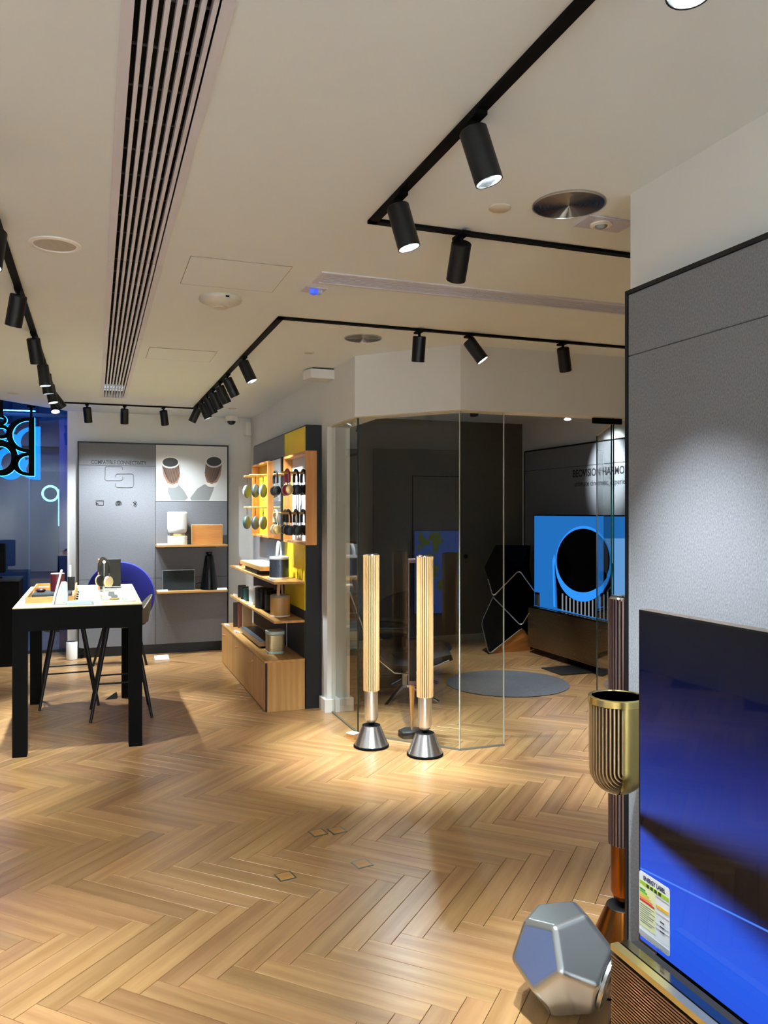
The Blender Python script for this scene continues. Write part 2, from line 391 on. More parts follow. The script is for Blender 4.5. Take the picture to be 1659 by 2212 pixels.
MB().box(V2[0],V2[1],CEIL+.10,V2[2],V2[3],CEIL+.11).build('duct',VB,v)
MB().box(V2[0]-.028,V2[1]-.022,CEIL-.006,V2[2],V2[1],CEIL+.002).box(V2[0]-.028,V2[3],CEIL-.006,V2[2],V2[3]+.022,CEIL+.002).box(V2[0]-.028,V2[1],CEIL-.006,V2[0],V2[3],CEIL+.002).build('frame',VW,v)
for (x0,x1) in ((V2[0],1.83),(1.833,3.6)):
    for i in range(6):
        y=V2[1]+.14*(i+.5)/6.2
        MB().box(x0+.003,y,CEIL-.002,x1,y+.011,CEIL+.02).build('blade',VW,v)
# baseboards
bw=MB().box(1.722,6.14,0,1.75,6.28,.105).box(1.722,6.11,0,1.803,6.14,.105); struct('baseboard_right',bw,BASEW,None,.002)
struct('baseboard_right.001',MB().box(1.810,6.11,0,1.965,6.14,.105).box(1.94,6.14,0,1.965,8.84,.105),BASEW,None,.002)
struct('baseboard_far',MB().box(1.965,8.82,0,3.25,8.84,.10).box(3.25,8.86,0,3.60,8.88,.10).box(4.235,8.86,0,5.1,8.88,.10),mat('grey_trim','aaa89f',.6))
struct('baseboard_back',MB().box(-.283,9.435,0,-.19,9.45,.10),BASEW)
# concealed door in the far wall of the glass room
dw=MB().box(3.60,8.872,.0,4.235,8.882,2.035); d1=struct('door_1',dw,FABD)
DJ=mat('door_gap','15130f',.9)
MB().box(3.592,8.8715,0,3.60,8.882,2.043).box(3.60,8.8715,2.035,4.235,8.882,2.043).box(4.235,8.8715,0,4.241,8.882,2.043).build('gap',DJ,d1)
MB().box(3.60,8.86,0,4.235,8.872,.10).build('kick_board',mat('grey_trim','aaa89f',.6),d1)
lk=onY(1006,1202,8.87)
MB().cyl((lk.x,8.872,lk.z),(lk.x,8.862,lk.z),.027).build('handle',BLACKM,d1)
MB().cyl((lk.x,8.872,lk.z-.07),(lk.x,8.866,lk.z-.07),.006,n=8).build('keyhole',BLACKM,d1)
# glass partition of the listening room
A0=(1.785,6.13);A1=(1.785,5.45);B1=(2.308,4.845);C1=(2.640,4.845);ZT=2.295
def pane(name,p,q,lab,z0=.004,z1=ZT,e0=None,e1=None,t=.010):
    P=Vector((p[0],p[1],0));Q=Vector((q[0],q[1],0));d=(Q-P).normalized();n=Vector((-d.y,d.x,0));L=(Q-P).length
    M=Matrix.Translation(P)@frame3(d,n,Vector((0,0,1)))
    g_=struct(name,MB().add([(0,0,z0),(L,0,z0),(L,0,z1),(0,0,z1)],[(0,1,2,3)],False,M),GLASS)
    for (e,x0,x1) in ((e0,-.0,.006),(e1,L-.006,L)):
        if e: MB().box(x0,-t/2,z0,x1,t/2,z1,M).build('pane_edge',e,g_)
    MB().box(0,-.006,0,L,.006,.012,M).build('floor_channel',mat('channel_grey','6e6a5c',.5),g_)
    MB().box(0,-.009,z1-.014,L,.009,z1,M).build('head_channel',mat('channel_cream','cfc4a8',.6),g_)
    return g_
pane('window_1',A0,A1,'',e1=GEDGED)
pane('window_2',A1,B1,'',e1=GEDGEL)
pane('window_3',B1,C1,'',e1=GEDGEL)
pane('window_4',(3.53,4.845),(5.08,4.845),'',e0=GEDGED)
dr=pane('door_2',(3.52,4.85),(3.92,5.60),'',z0=.012,z1=2.25,e0=GEDGED,e1=GEDGED)
MB().box(3.36,4.835,2.24,3.60,4.86,2.28).build('hinge',BLACKM,dr)
MB().cyl((3.50,4.847,2.28),(3.50,4.847,2.30),.01).build('pivot',CHROME,dr)
# storefront glass with transom, street side beyond
sf=struct('window_5',MB().add([(-3.3,9.85,.03),(-.283,9.85,.03),(-.283,9.85,2.70),(-3.3,9.85,2.70)],[(0,1,2,3)]),glassmat('storefront_glass','c3d0e8',1.5,.95))
MB().box(-3.3,9.83,0,-.283,9.87,.03).build('bottom_rail',mat('rail_dark','1d2530',.5),sf)
MB().box(-3.3,9.83,2.69,-.283,9.87,2.725).build('top_rail',mat('rail_dark','1d2530',.5),sf)
MB().add([(-3.3,9.85,2.725),(-.283,9.85,2.725),(-.283,9.85,3.2),(-3.3,9.85,3.2)],[(0,1,2,3)]).build('transom_pane',MATS['storefront_glass'],sf)
MALL=mat('mall_panel','36465f',.5); MALLC=mat('mall_ceiling','8894a4',.8)
struct('ceiling.001',MB().box(-3.4,6.6,3.2,-.2,13.2,3.25),MALLC)
struct('floor.001',MB().box(-3.6,9.9,-.06,1.2,13.2,-.002),mat('mall_floor','5f6c80',.35,noise=.03,nscale=4))
mw=struct('wall_mall',MB().box(-3.6,12.6,-.06,1.2,12.7,3.2),MALL)
for x in (-2.6,-2.02,-1.62,-1.3,-.9,-.45): MB().box(x,12.585,0,x+.012,12.6,2.55).build('panel_joint',mat('mall_joint','7c90b0',.5),mw)
MB().box(-3.6,12.4,2.55,1.2,12.6,3.2).build('shop_fascia',mat('mall_fascia','46566f',.6),mw)
struct('wall_mall.001',MB().box(1.1,9.9,-.06,1.2,12.6,3.2),MALL)  # unseen side wall, added to keep world light out of the mall
struct('wall_mall.002',MB().box(-3.7,6.4,-.06,-3.6,12.7,3.2),MALL)  # added on the other side, out of view, also shuts out world light
struct('column_1',MB().box(-1.30,11.2,0,-1.20,11.5,3.2),mat('mall_column','0a0f24',.6))
pl=onY(140,1000,9.92)
st=struct('trim_2',MB().box(-.385,9.90,.0,-.285,9.93,2.69),mat('window_film','42528a',.4))
# mall lamp, then an added blue area lamp standing in for the sign's glow
spot('mall_lamp',(-.9,11.3,3.1),(0,.2,-1),34,130,.9,(.66,.8,1),.15)
l=bpy.data.lights.new('sign_glow_lamp','AREA'); l.energy=18; l.color=(.03,.20,1); l.shape='RECTANGLE'; l.size=.7; l.size_y=.06
o=bpy.data.objects.new('sign_glow_lamp',l); COL.objects.link(o); o.location=(-1.0,9.6,2.78); o.rotation_euler=(math.radians(160),0,0)
# lit lattice window of the shop opposite
sh=thing('shop_display','warm lit shop display behind a square lattice seen through storefront glass','display')
MB().box(-2.2,11.95,1.2,-1.33,11.97,2.22).build('lit_panel',emat('display_glow','d9cf9a',.75),sh)
LT=mat('lattice_dark','2b2a22',.6); lm=MB()
for i in range(24): lm.box(-2.2+i*.037,11.93,1.2,-2.193+i*.037,11.945,2.22)
for i in range(28): lm.box(-2.2,11.925,1.2+i*.037,-1.33,11.94,1.207+i*.037)
lm.build('lattice',LT,sh)['kind']='stuff'
MB().box(-2.22,11.98,0,-1.31,12.0,2.6).box(-2.22,11.9,0,-1.31,12.0,1.2).build('surround',mat('mall_column','0a0f24',.6),sh)
lf=MB()
for i in range(40):
    c=Vector((random.uniform(-1.7,-1.36),11.90,random.uniform(1.25,1.7))); a=random.uniform(0,6.28)
    lf.add([c+Vector((math.cos(a+t)*r,0,math.sin(a+t)*r)) for t,r in ((0,.05),(1.6,.014),(3.14,.05),(4.7,.014))],[(0,1,2,3)])
lf.build('leaves',mat('display_leaf','27331c',.7),sh)['kind']='stuff'
# ================================================================ TRACKS AND SPOTS
def track(name,pts,lab):
    m=MB(); t=.017
    for a,b in zip(pts,pts[1:]):
        x0,x1=sorted((a[0],b[0]));y0,y1=sorted((a[1],b[1])); m.box(x0-t,y0-t,CEIL-.013,x1+t,y1+t,CEIL-.001)
    o=m.build(name,BLACKM); return tag(o,lab,'light track')
track('light_track',[(1,-1.2),(1,2.87),(3.4,2.87)],'black ceiling track nearest the camera, turning right before the short grille')
track('light_track',[(5.0,4.48),(1,4.48),(1,8.68),(-.355,8.68),(-.355,.6)],'long black U-shaped ceiling track looping round the display area')
track('light_track',[(2.5,6.85),(4.6,6.85)],'black ceiling track inside the glass listening room')
def head(X,Y,aim,e,lab,group=None,on=True,ang=42,z=CEIL-.012,col=SPOT,L=.155,lampr=.025):
    t=thing('track_spotlight',lab,'spotlight',(X,Y,z),group=group)
    a=Vector(aim).normalized(); piv=Vector((0,0,-.045)); top=piv-a*.012
    MB().box(-.017,-.05,-.012,.017,.05,0).build('adapter',BLACKM,t)
    MB().cyl((0,0,-.012),(0,0,-.058),.0085,n=10).build('stem',BLACKM,t)
    M=Matrix.Translation(top)@a.to_track_quat('Z','Y').to_matrix().to_4x4(); r=.040
    MB().lathe([(.0001,0),(r-.004,0),(r,.004),(r,L),(r-.003,L),(r-.003,L-.001)],28,M).build('housing',BLACK,t)
    MB().lathe([(r-.003,L-.001),(r-.006,L-.012),(.018,L-.05),(.0001,L-.05)],24,M).build('reflector',emat('lamp_glow','e8fbff',1.6) if on else LENSOFF,t)
    MB().lathe([(.017,L-.046),(.0001,L-.046)],16,M).build('lens',LENS if on else LENSOFF,t)
    if e: spot('spot_lamp',top+a*(L+.006),a,e,ang,.85,col,lampr,t)
    return t
TR='spotlights on the ceiling tracks'
head(1,1.15,(-.05,-.05,-1),30,'cut-off black spotlight at the very top edge, only its lit mouth showing',TR)
head(1,2.01,(.29,-.12,-1),75,'largest black spotlight, on the near track, tilted right with lit mouth',TR,ang=58)
head(1,2.60,(.25,-.12,-1),38,'black spotlight beside the corner of the near track, mouth brightly lit',TR)
head(1.372,2.87,(.16,.80,-1),125,'upright black spotlight on the near track past its corner',TR,ang=40)
head(2.45,2.87,(.3,.45,-1),60,'black spotlight on the near track hidden behind the wall column',TR)
head(1.86,4.48,(.03,.24,-1),75,'upright black spotlight below the round speaker grille, above the glass room',TR)
head(2.199,4.48,(.62,-.35,-1),60,'black spotlight tilted right with bright mouth above the glass room corner',TR,ang=55)
head(2.875,4.48,(.35,.30,-1),45,'tilted black spotlight nearest the grey wall panel, above the glass room',TR)
head(1,5.676,(.42,-.22,-1),70,'black spotlight with lit mouth nearest the far track corner',TR,ang=55)
for Y,aim,e,lab in ((6.42,(.52,.12,-1),60,'second black spotlight from the near end of the far diagonal row'),
   (6.83,(.50,.15,-1),60,'third black spotlight from the near end of the far diagonal row'),
   (7.25,(.48,.1,-1),60,'fourth black spotlight from the near end of the far diagonal row'),
   (7.61,(.48,.05,-1),60,'fifth black spotlight from the near end of the far diagonal row'),
   (8.0,(.45,.0,-1),50,'sixth spotlight of the far diagonal row, with a lit mouth'),
   (8.36,(-.45,.2,-1),50,'last spotlight of the far diagonal row, turned left')):
    head(1,Y,aim,e,lab,TR,ang=48)
head(-.074,8.68,(.10,.34,-1),27,'leftmost of the three spotlights facing the back wall',TR,ang=98)
head(.291,8.68,(.0,.34,-1),27,'middle of the three spotlights facing the back wall',TR,ang=98)
head(.682,8.68,(.15,.32,-1),27,'rightmost of the three spotlights facing the back wall',TR,ang=98)
for Y,aim,e,lab in ((2.6,(.25,.1,-1),22,'black spotlight on the left track out of the frame'),
   (3.36,(-.1,-.25,-1),38,'black spotlight cut off by the left edge of the picture'),
   (4.31,(-.2,.35,-1),55,'nearest whole spotlight on the left track, tilted left'),
   (5.35,(.14,.35,-1),48,'second whole spotlight on the left track'),
   (6.29,(.12,-.05,-1),40,'third spotlight on the left track, lit mouth showing'),
   (6.69,(.12,.05,-1),45,'fourth spotlight on the left track, just behind the third'),
   (7.26,(.2,-.12,-1),45,'fifth spotlight on the left track, with lit mouth'),
   (7.75,(.75,.25,-1),40,'steeply tilted spotlight near the far end of the left track'),
   (8.05,(.1,-.5,-1),60,'glaring spotlight at the far end of the left track')):
    head(-.355,Y,aim,e,lab,TR,ang=50)
RM='spotlights inside the glass room'
head(2.72,6.85,(-.35,-.75,-1),14,'glaring spotlight inside the glass room facing the camera',RM,ang=85)
head(3.40,6.85,(.25,.3,-1),45,'tilted spotlight just inside the middle glass pane',RM)
head(4.12,6.85,(1.0,.12,-.62),70,'spotlight inside the glass room aimed at the lettered wall',RM,ang=50)
head(4.45,6.85,(-.2,-.3,-1),50,'spotlight inside the glass room aimed at the round rug',RM,ang=60)
# ================================================================ CEILING FITTINGS
def disc(x,y,r,lab,cat,prof,m,name):
    t=thing(name,lab,cat,(x,y,CEIL)); return t
SPKG=mat('speaker_mesh','b5b0a4',.7,noise=.2,nscale=500)
t=thing('ceiling_speaker','round white ceiling speaker with grey mesh, left of the long grille','speaker',(-.156,3.59,CEIL))
MB().lathe([(.103,0),(.103,-.005),(.086,-.008),(.083,-.003)],40).build('rim',WHITE,t); MB().lathe([(.083,-.003),(.0001,-.0035)],40).build('grille',SPKG,t)
DG=mat('spun_metal_grille','7d756a',.28,1,aniso=.85)
for (x,y,r,lab) in ((1.619,2.484,.132,'large round spun metal ceiling speaker nearest the wall column'),(1.619,4.84,.122,'round dark metal ceiling speaker above the glass room')):
    t=thing('ceiling_speaker',lab,'speaker',(x,y,CEIL))
    MB().lathe([(r,0),(r,-.005),(r-.006,-.006),(r-.007,-.002)],48).build('rim',ALUS,t)
    pr=[];k=22
    for i in range(k): 
        a=(r-.008)*(1-i/k); b=(r-.008)*(1-(i+.5)/k); pr+=[(a,-.005),(b+.0008,-.005),(b,-.0025)]
    MB().lathe([(r-.007,-.002)]+pr+[(.0001,-.003)],56).build('grille',DG,t)
for (x,y,r,lab) in ((1.397,2.597,.041,'small flat white disc on the ceiling beside the large metal speaker'),(1.407,5.40,.036,'small flat white disc on the ceiling above the box by the wall'),(1.393,8.6,.04,'small flat white disc on the ceiling near the back wall'),(-.72,8.2,.05,'small round recessed light near the storefront corner')):
    t=MB().lathe([(r,0),(r,-.005),(r-.003,-.007),(.0001,-.007)],32).build('ceiling_disc',mat('disc_white','c9c2b2',.6)); t.location=(x,y,CEIL); tag(t,lab,'ceiling disc')
t=thing('smoke_detector','large round off-white dome detector hanging from the ceiling below the hatch','detector',(.617,4.195,CEIL))
MB().lathe([(.108,0),(.11,-.012),(.106,-.02),(.06,-.042),(.037,-.047)],40).build('body',mat('detector_white','c9c5b6',.5),t)
MB().lathe([(.036,-.045),(.036,-.054),(.0001,-.056)],32).build('cap',mat('detector_white','c9c5b6',.5),t)
MB().cbox((.02,-.104,-.016),(.018,.02,.007)).build('sensor_window',BLACKM,t)
t=thing('emergency_light','small square ceiling plate with a faceted clear blue lens','light',(1.034,3.87,CEIL),math.radians(4))
MB().box(-.055,-.05,-.006,.055,.05,0).build('plate',mat('plate_grey','b9b9c6',.4),t,.002)
MB().box(-.032,-.03,-.03,.0,.0,-.006,Matrix.Rotation(.5,4,'Z')).build('lens',mat('blue_lens','5f7ff0',.05,0,.8,emit='3a5cff',es=.25),t)
MB().box(.0,-.028,-.024,.034,.005,-.006,Matrix.Rotation(.2,4,'Z')).build('lens_holder',mat('plate_grey','b9b9c6',.4),t)
t=thing('emergency_light','square white ceiling plate with a round lens beside the wall column','light',(1.84,2.60,CEIL),math.radians(0))
MB().box(-.09,-.06,-.006,.12,.06,0).build('plate',mat('plate_lilac','c3c2d2',.4),t,.002)
MB().lathe([(.042,-.006),(.042,-.012),(.03,-.016),(.028,-.012)],32).build('bezel',WHITE,t); MB().ball((0,0,-.012),(.024,.024,.012)).build('lens',mat('lens_grey','8fa0b4',.1,.4),t)
t=thing('ceiling_box','white rectangular box fixed to the ceiling at the wall top','electrical box',(1.66,6.02,CEIL))
MB().prism([(-.10,-.09),(.09,-.09),(.09,.10),(-.07,.10),(-.13,.04)],-.085,-.012).build('body',mat('box_white','dedcd8',.5),t,.004)
MB().prism([(-.08,-.07),(.09,-.07),(.09,.09),(-.05,.09)],-.012,0).build('backplate',mat('box_shadow_gap','3a3836',.8),t)
t=thing('dome_camera','small white dome security camera on the ceiling before the back wall','camera',(1.50,9.33,CEIL))
MB().lathe([(.07,0),(.07,-.05),(.065,-.055)],28).build('base',WHITE,t); MB().ball((0,0,-.055),(.05,.05,.045)).build('dome',BGLASS,t)
t=thing('motion_sensor','white wedge shaped wall sensor in the back corner','sensor',(1.70,9.40,2.60))
MB().prism([(-.04,.045),(.045,.045),(.045,-.03),(-.02,-.05)],-.09,.07).build('body',WHITE,t,.008)
# ================================================================ BACK WALL PANEL
def Y_(px,py,Y=9.34): return onY(px,py,Y)
wp=thing('wall_panel','tall grey fabric wall panel with black frame and connectivity icons on the back wall','wall panel')
YB=9.35; x0,x1=-.165,1.455; zt=2.37
MB().box(x0-.012,YB,0,x1+.012,9.45,zt+.012).build('backing',BLACK,wp)
MB().box(x0-.012,YB-.012,.11,x0,YB+.01,zt+.012).box(x1,YB-.012,.11,x1+.012,YB+.01,zt+.012).box(x0-.012,YB-.012,zt,x1+.012,YB+.01,zt+.012).build('frame',BLACK,wp)
MB().box(x0-.005,YB-.004,0,x1+.005,YB,.105).build('plinth',BLACK,wp)
xm=onY(336,1200,YB).x; z1=onY(250,1003,YB).z-.015; z2=onY(250,1251,YB).z; zp=onY(420,1083,YB).z
gp=.002
for (a,b,c,d) in ((x0,z1,xm,zt),(x0,z2,xm,z1),(x0,.105,xm,z2),(xm,z2,x1,zp),(xm,.105,x1,z2)):
    MB().box(a+gp,YB-.008,b+gp,c-gp,YB,d-gp).build('fabric_panel',FAB,wp,.0015,1)
# poster with two round slatted speakers
PG=mat('poster_grey','c3c4c4',.5); ps=MB().box(xm+.003,YB-.012,zp+.004,x1-.003,YB,zt-.004).build('poster',PG,wp)
def flat(name,pts,Y,m,par,t=.0008): return MB().slab([onY(a,b,Y) for a,b in pts],(0,-1,0),t).build(name,m,par)
PSH=mat('poster_shade','7f8182',.5);PSD=mat('poster_dark','17171a',.5);PBR=mat('poster_brown','8a6650',.5);PRM=mat('poster_rim','d6d2cc',.5)
def c8(x,y): return (160+x/4.425,940+y/4.425)
Yp=YB-.0125
flat('printed_shadow',[c8(*p) for p in [(900,500),(1000,475),(1050,530),(1090,600),(1060,625),(930,625),(895,540)]],Yp,PSH,ps)
flat('printed_shadow',[c8(*p) for p in [(1245,470),(1340,480),(1330,530),(1290,625),(1120,625),(1110,600),(1180,510)]],Yp,PSH,ps)
for (bx,by,tw,lx) in ((920,262,84,-1),(1338,255,80,1)):
    dx=-lx*22
    flat('printed_base',[c8(bx+dx+x,by+200+y) for x,y in ell(60,42)],Yp-.001,PRM,ps)
    body=[(-tw,0),(-tw*.93,130),(-tw*.6,195),(0,212),(tw*.6,195),(tw*.93,130),(tw,0)]
    flat('printed_body',[c8(bx+x+dx*y/212,by+y) for x,y in body],Yp-.002,PBR,ps)
    for k in range(-7,8):
        xx=k*tw/8; yy=195*math.sqrt(max(0,1-(k/8.6)**2)) 
        flat('printed_line',[c8(bx+xx-3,by+20),c8(bx+xx+3,by+20),c8(bx+xx*.93+3+dx,by+yy),c8(bx+xx*.93-3+dx,by+yy)],Yp-.003,PSD,ps)
    flat('printed_rim',[c8(bx+x,by+y) for x,y in ell(tw+2,56)],Yp-.004,PRM,ps)
    flat('printed_top',[c8(bx+x,by-3+y) for x,y in ell(tw-9,44)],Yp-.005,PSD,ps)
# lettering and icons
a=onY(197,1002,YB-.009); b=onY(316,1002,YB-.009)
text('lettering','COMPATIBLE CONNECTIVITY',INKG,(a.x,YB-.0085,a.z),R_Y,.062,wp,b.x-a.x,.001,.0006)
def strip(name,pts,Y,m,par,r=.006,closed=False):
    return MB().tube([onY(x,y,Y) for x,y in pts],r,6,closed).build(name,m,par)
def rr(x0,y0,x1,y1,r=14,start=None):
    P=[];
    for cx,cy,a in ((x1-r,y0+r,-90),(x1-r,y1-r,0),(x0+r,y1-r,90),(x0+r,y0+r,180)):
        for i in range(4): t=math.radians(a+30*i); P.append((cx+r*math.cos(t),cy+r*math.sin(t)))
    return P
IG=mat('icon_grey','5d6064',.6); Yi=YB-.010
A=rr(295,298,465,432); A=[c8(*p) for p in ([(465,335)]+list(reversed(A[:4]))+list(reversed(A[8:12]+[]))[:0]+[])]
lp=[(465,335),(465,312),(451,298),(309,298),(295,312),(295,418),(309,432),(451,432),(465,418),(465,396)]
strip('link_icon',[c8(*p) for p in lp],Yi,IG,wp,.0055)
lp=[(397,400),(397,382),(411,368),(553,368),(567,382),(567,484),(553,498),(411,498),(397,484),(397,460)]
strip('link_icon',[c8(*p) for p in lp],Yi,IG,wp,.0055)
ci=strip('cast_icon',[c8(*p) for p in [(210,648),(210,627),(282,627),(282,670),(240,670)]],Yi,INK,wp,.003)
for r in (8,17,26): strip('cast_arc',[c8(210+r*math.sin(t*.314),672-r*math.cos(t*.314)) for t in range(6)],Yi,INK,ci,.0028)
ai=flat('airplay_icon',[c8(425,650),c8(440,672),c8(410,672)],Yi-.0005,INK,wp)
for r in (10,19,27): strip('airplay_arc',[c8(425+r*math.sin(math.radians(t)),655-r*math.cos(math.radians(t))) for t in range(-130,131,20)],Yi,INK,ai,.0024)
strip('bluetooth_icon',[c8(*p) for p in [(565,640),(600,672),(583,686),(583,626),(600,641),(565,673)]],Yi,INK,wp,.003)
# shelves on the panel
def shelf(lab,zz,px0,px1,grp):
    a=onY(px0,1,9.10).x; b=onY(px1,1,9.10).x
    t=thing('wall_shelf',lab,'shelf',group=grp)
    MB().box(a,9.10,zz-.022,b,YB-.008,zz).build('board',OAKX,t,.002); MB().box(a+.1,YB-.03,zz-.04,b-.1,YB-.008,zz-.022).build('bracket',BLACK,t); return a,b
zs1=onY(420,1177,9.10).z; zs2=onY(420,1276,9.10).z
s1=shelf('upper thin oak shelf on the grey back wall panel',zs1,338.5,492,'oak shelves on the back panel')
s2=shelf('lower thin oak shelf on the grey back wall panel',zs2,340,492,'oak shelves on the back panel')
def card(x,y,z,rz,lab,grp,w=.075,d=.045,tilt=.25,m=None):
    t=MB().prism([(-d/2,0),(d/2,0),(d/2,.006+tilt*.05),(-d/2,.004)],-w/2,w/2,frame3(Vector((0,1,0)),Vector((0,0,1)),Vector((1,0,0)))).build('price_card',m or CARDW); t.location=(x,y,z); t.rotation_euler=(0,0,rz); return tag(t,lab,'card',grp)
G1='white price cards'
card(s1[0]+.06,9.125,zs1,0,'white price card at left end of the upper back shelf',G1,.11)
card(s2[0]+.06,9.125,zs2,0,'white price card at left end of the lower back shelf',G1,.11)
card(s2[1]-.06,9.125,zs2,0,'white price card at right end of the lower back shelf',G1,.11)
card(onZ(348,1421).x,8.98,0,.05,'white price card standing on the floor below the back panel',G1,.15,.09,.6)
# white speaker with marble foot
c=onY(383,1176,9.22); t=thing('cylinder_speaker','tall white slatted speaker on a marble foot on upper back shelf','speaker',(c.x,9.22,zs1))
w=.21; MB().prism(rrect(w,.20,.05,5),0,.10).build('foot',mat('marble','d8d6d0',.3,noise=.18,nscale=14),t,.003)
MB().prism(rrect(w*.8,.16,.05,5),.10,.125).build('neck',mat('brass_soft','c9b27a',.35,1),t)
MB().lathe([(w*.38,.122),(w*.47,.14),(w/2,.17),(w/2,.365),(w/2-.006,.37),(.0001,.37)],36).build('body',mat('speaker_white','eef0ee',.55),t)
sm=MB()
for i in range(48):
    an=2*math.pi*i/48; sm.cbox((w/2*math.cos(an),w/2*math.sin(an),.27),(.006,.006,.19),None)
o=sm.build('slats',mat('speaker_white','eef0ee',.55),t); o['kind']='stuff'
c=onY(447,1176,9.24); t=thing('flat_speaker','flat rectangular speaker with warm oak front on upper back shelf','speaker',(c.x,9.25,zs1))
hh=onY(447,1133,9.2).z-zs1; MB().box(-.175,-.03,0,.175,.03,hh).build('frame',mat('frame_pale','d7c79c',.4),t,.004)
MB().box(-.17,-.034,.006,.17,-.03,hh-.006).build('front',ORANGE,t)
c=onY(386,1274,9.22); t=thing('flat_speaker','flat rectangular dark slate speaker on lower back shelf','speaker',(c.x,9.25,zs2))
hh=onY(386,1231,9.2).z-zs2; MB().box(-.178,-.03,0,.178,.03,hh).build('frame',mat('frame_grey','a5adaf',.35,.8),t,.003)
MB().box(-.173,-.034,.0,.173,-.03,hh-.007).build('front',mat('slate_cloth','1f2a30',.9,noise=.3,nscale=120,bump=.3,stretch=(.3,1,2)),t)
c=onY(452,1273,9.20); t=thing('cone_speaker','glossy black conical speaker on lower back shelf','speaker',(c.x,9.2,zs2))
hh=onY(452,1192,9.2).z-zs2; GB=mat('gloss_black_metal','121215',.2,.6)
MB().lathe([(.086,0),(.098,.006),(.096,.02),(.068,hh*.55)],40).build('lower_cone',GB,t); MB().lathe([(.0675,hh*.555),(.045,hh*.9),(.042,hh*.91)],40).build('upper_cone',GB,t)
MB().lathe([(.03,hh*.9),(.03,hh*.94)],24).build('neck',BLACKM,t); MB().lathe([(.036,hh*.94),(.037,hh*.99),(.034,hh),(.0001,hh)],32).build('cap',GB,t)
ca=MB().tube([(s2[0]+.44,9.28,zs2+.06),(s2[0]+.48,9.27,zs2+.075),(s2[0]+.53,9.26,zs2+.07),(s2[0]+.56,9.25,zs2+.035)],.004,6).build('cable',BLACKM); tag(ca,'short black cable curving between slate and conical speakers','cable')
ca=MB().tube([(s1[0]+.31,9.27,zs1+.02),(s1[0]+.34,9.27,zs1+.05),(s1[0]+.36,9.29,zs1+.06)],.005,6).build('cable',BLACKM); tag(ca,'short black cable beside the white speaker on the upper back shelf','cable')
# white speaker on the floor by the storefront
t=thing('cylinder_speaker','small white cylindrical speaker on the floor by the storefront corner','speaker',(-.235,9.30,0))
MB().lathe([(.05,0),(.058,.004),(.058,.19),(.054,.195)],36).build('body',WHITE,t); MB().lathe([(.054,.195),(.050,.188),(.0001,.188)],32).build('top',mat('top_dark','2b2b2b',.4),t)
MB().lathe([(.03,.19),(.032,.196),(.0001,.197)],24).build('dial',BLACK,t)
ch=MB()
for i in range(9): ch.ball((-.135+.02*math.sin(i*2.1),9.31+.01*math.cos(i),.012+.012*i),.012,8,6)
o=ch.build('coiled_cable',BLACKM); tag(o,'small bundle of black cable on the floor beside the white cylinder speaker','cable')
# ================================================================ RIGHT-WALL DISPLAY UNIT
du=thing('wall_display','black framed display wall of grey and yellow panels with oak shelves','display wall')
XF=1.615; ya,yb=6.30,8.53; zt=2.315
MB().box(XF,ya,0,1.749,yb,zt).build('carcass',BLACK,du)
def yx(px,X=XF-.006): return onX(px,1107,X).y
y1=yx(578);y2=yx(615)
GRP=mat('grey_laminate','77777b',.8,noise=.05,nscale=60); DKP=mat('dark_panel','2b2a2c',.6)
for (a,b,c,d,m) in ((y1,yb,1.87,zt-.012,GRP),(y2,y1,1.87,zt-.012,GRP),(ya+.008,y2,1.87,zt-.012,YEL),(y1,yb,1.04,1.87,GRP),(y2,y1,1.04,1.87,GRP),(ya+.008,y2,1.04,1.87,YEL),
   (y2,yb,.41,1.04,DKP),(ya+.008,y2,.80,1.04,YEL),(ya+.008,y2,.41,.80,DKP)):
    MB().box(XF-.008,a+.0015,c+.0015,XF,b-.0015,d-.0015).build('panel',m,du)
for z in (1.04,.725):
    for (a,b) in ((ya+.004,yx(553,1.48)),(yx(553,1.48),yb)):
        MB().box(1.355,a+.002,z-.02,XF-.008,b-.002,z).build('shelf',OAK,du,.0015)
cab=thing('oak_cabinet','low oak cabinet with small round knobs under the yellow display wall','cabinet')
xc=1.28; yc=8.60
MB().box(xc+.02,ya,.0,XF-.008,yc,.395).build('body',OAKZ,cab); MB().box(xc-.004,ya-.004,.395,XF-.008,yc+.004,.412).build('top',OAK,cab,.0015)
MB().box(xc+.003,ya+.003,.008,xc+.018,ya+.010,.39).build('edge_shadow_gap',mat('red_gap','3a1a12',.7),cab)
ds=[ya+.012]+[onX(p,1400,xc).y for p in (536,503.5)]+[yc-.004]
for i in range(3):
    a,b=ds[i],ds[i+1]; d=MB().box(xc,a+.0015,.010,xc+.018,b-.0015,.388).build('door',OAKZ,cab,.001)
    ky=[onX(546.6,1423,xc).y,onX(515,1393,xc).y,onX(488,1364,xc).y][i]; kz=.325
    MB().cyl((xc,ky,kz),(xc-.02,ky,kz),.006,n=10).cyl((xc-.02,ky,kz),(xc-.033,ky,kz),.011,.0125,n=16).build('knob',mat('knob_copper','d9a77c',.35,.6),d)
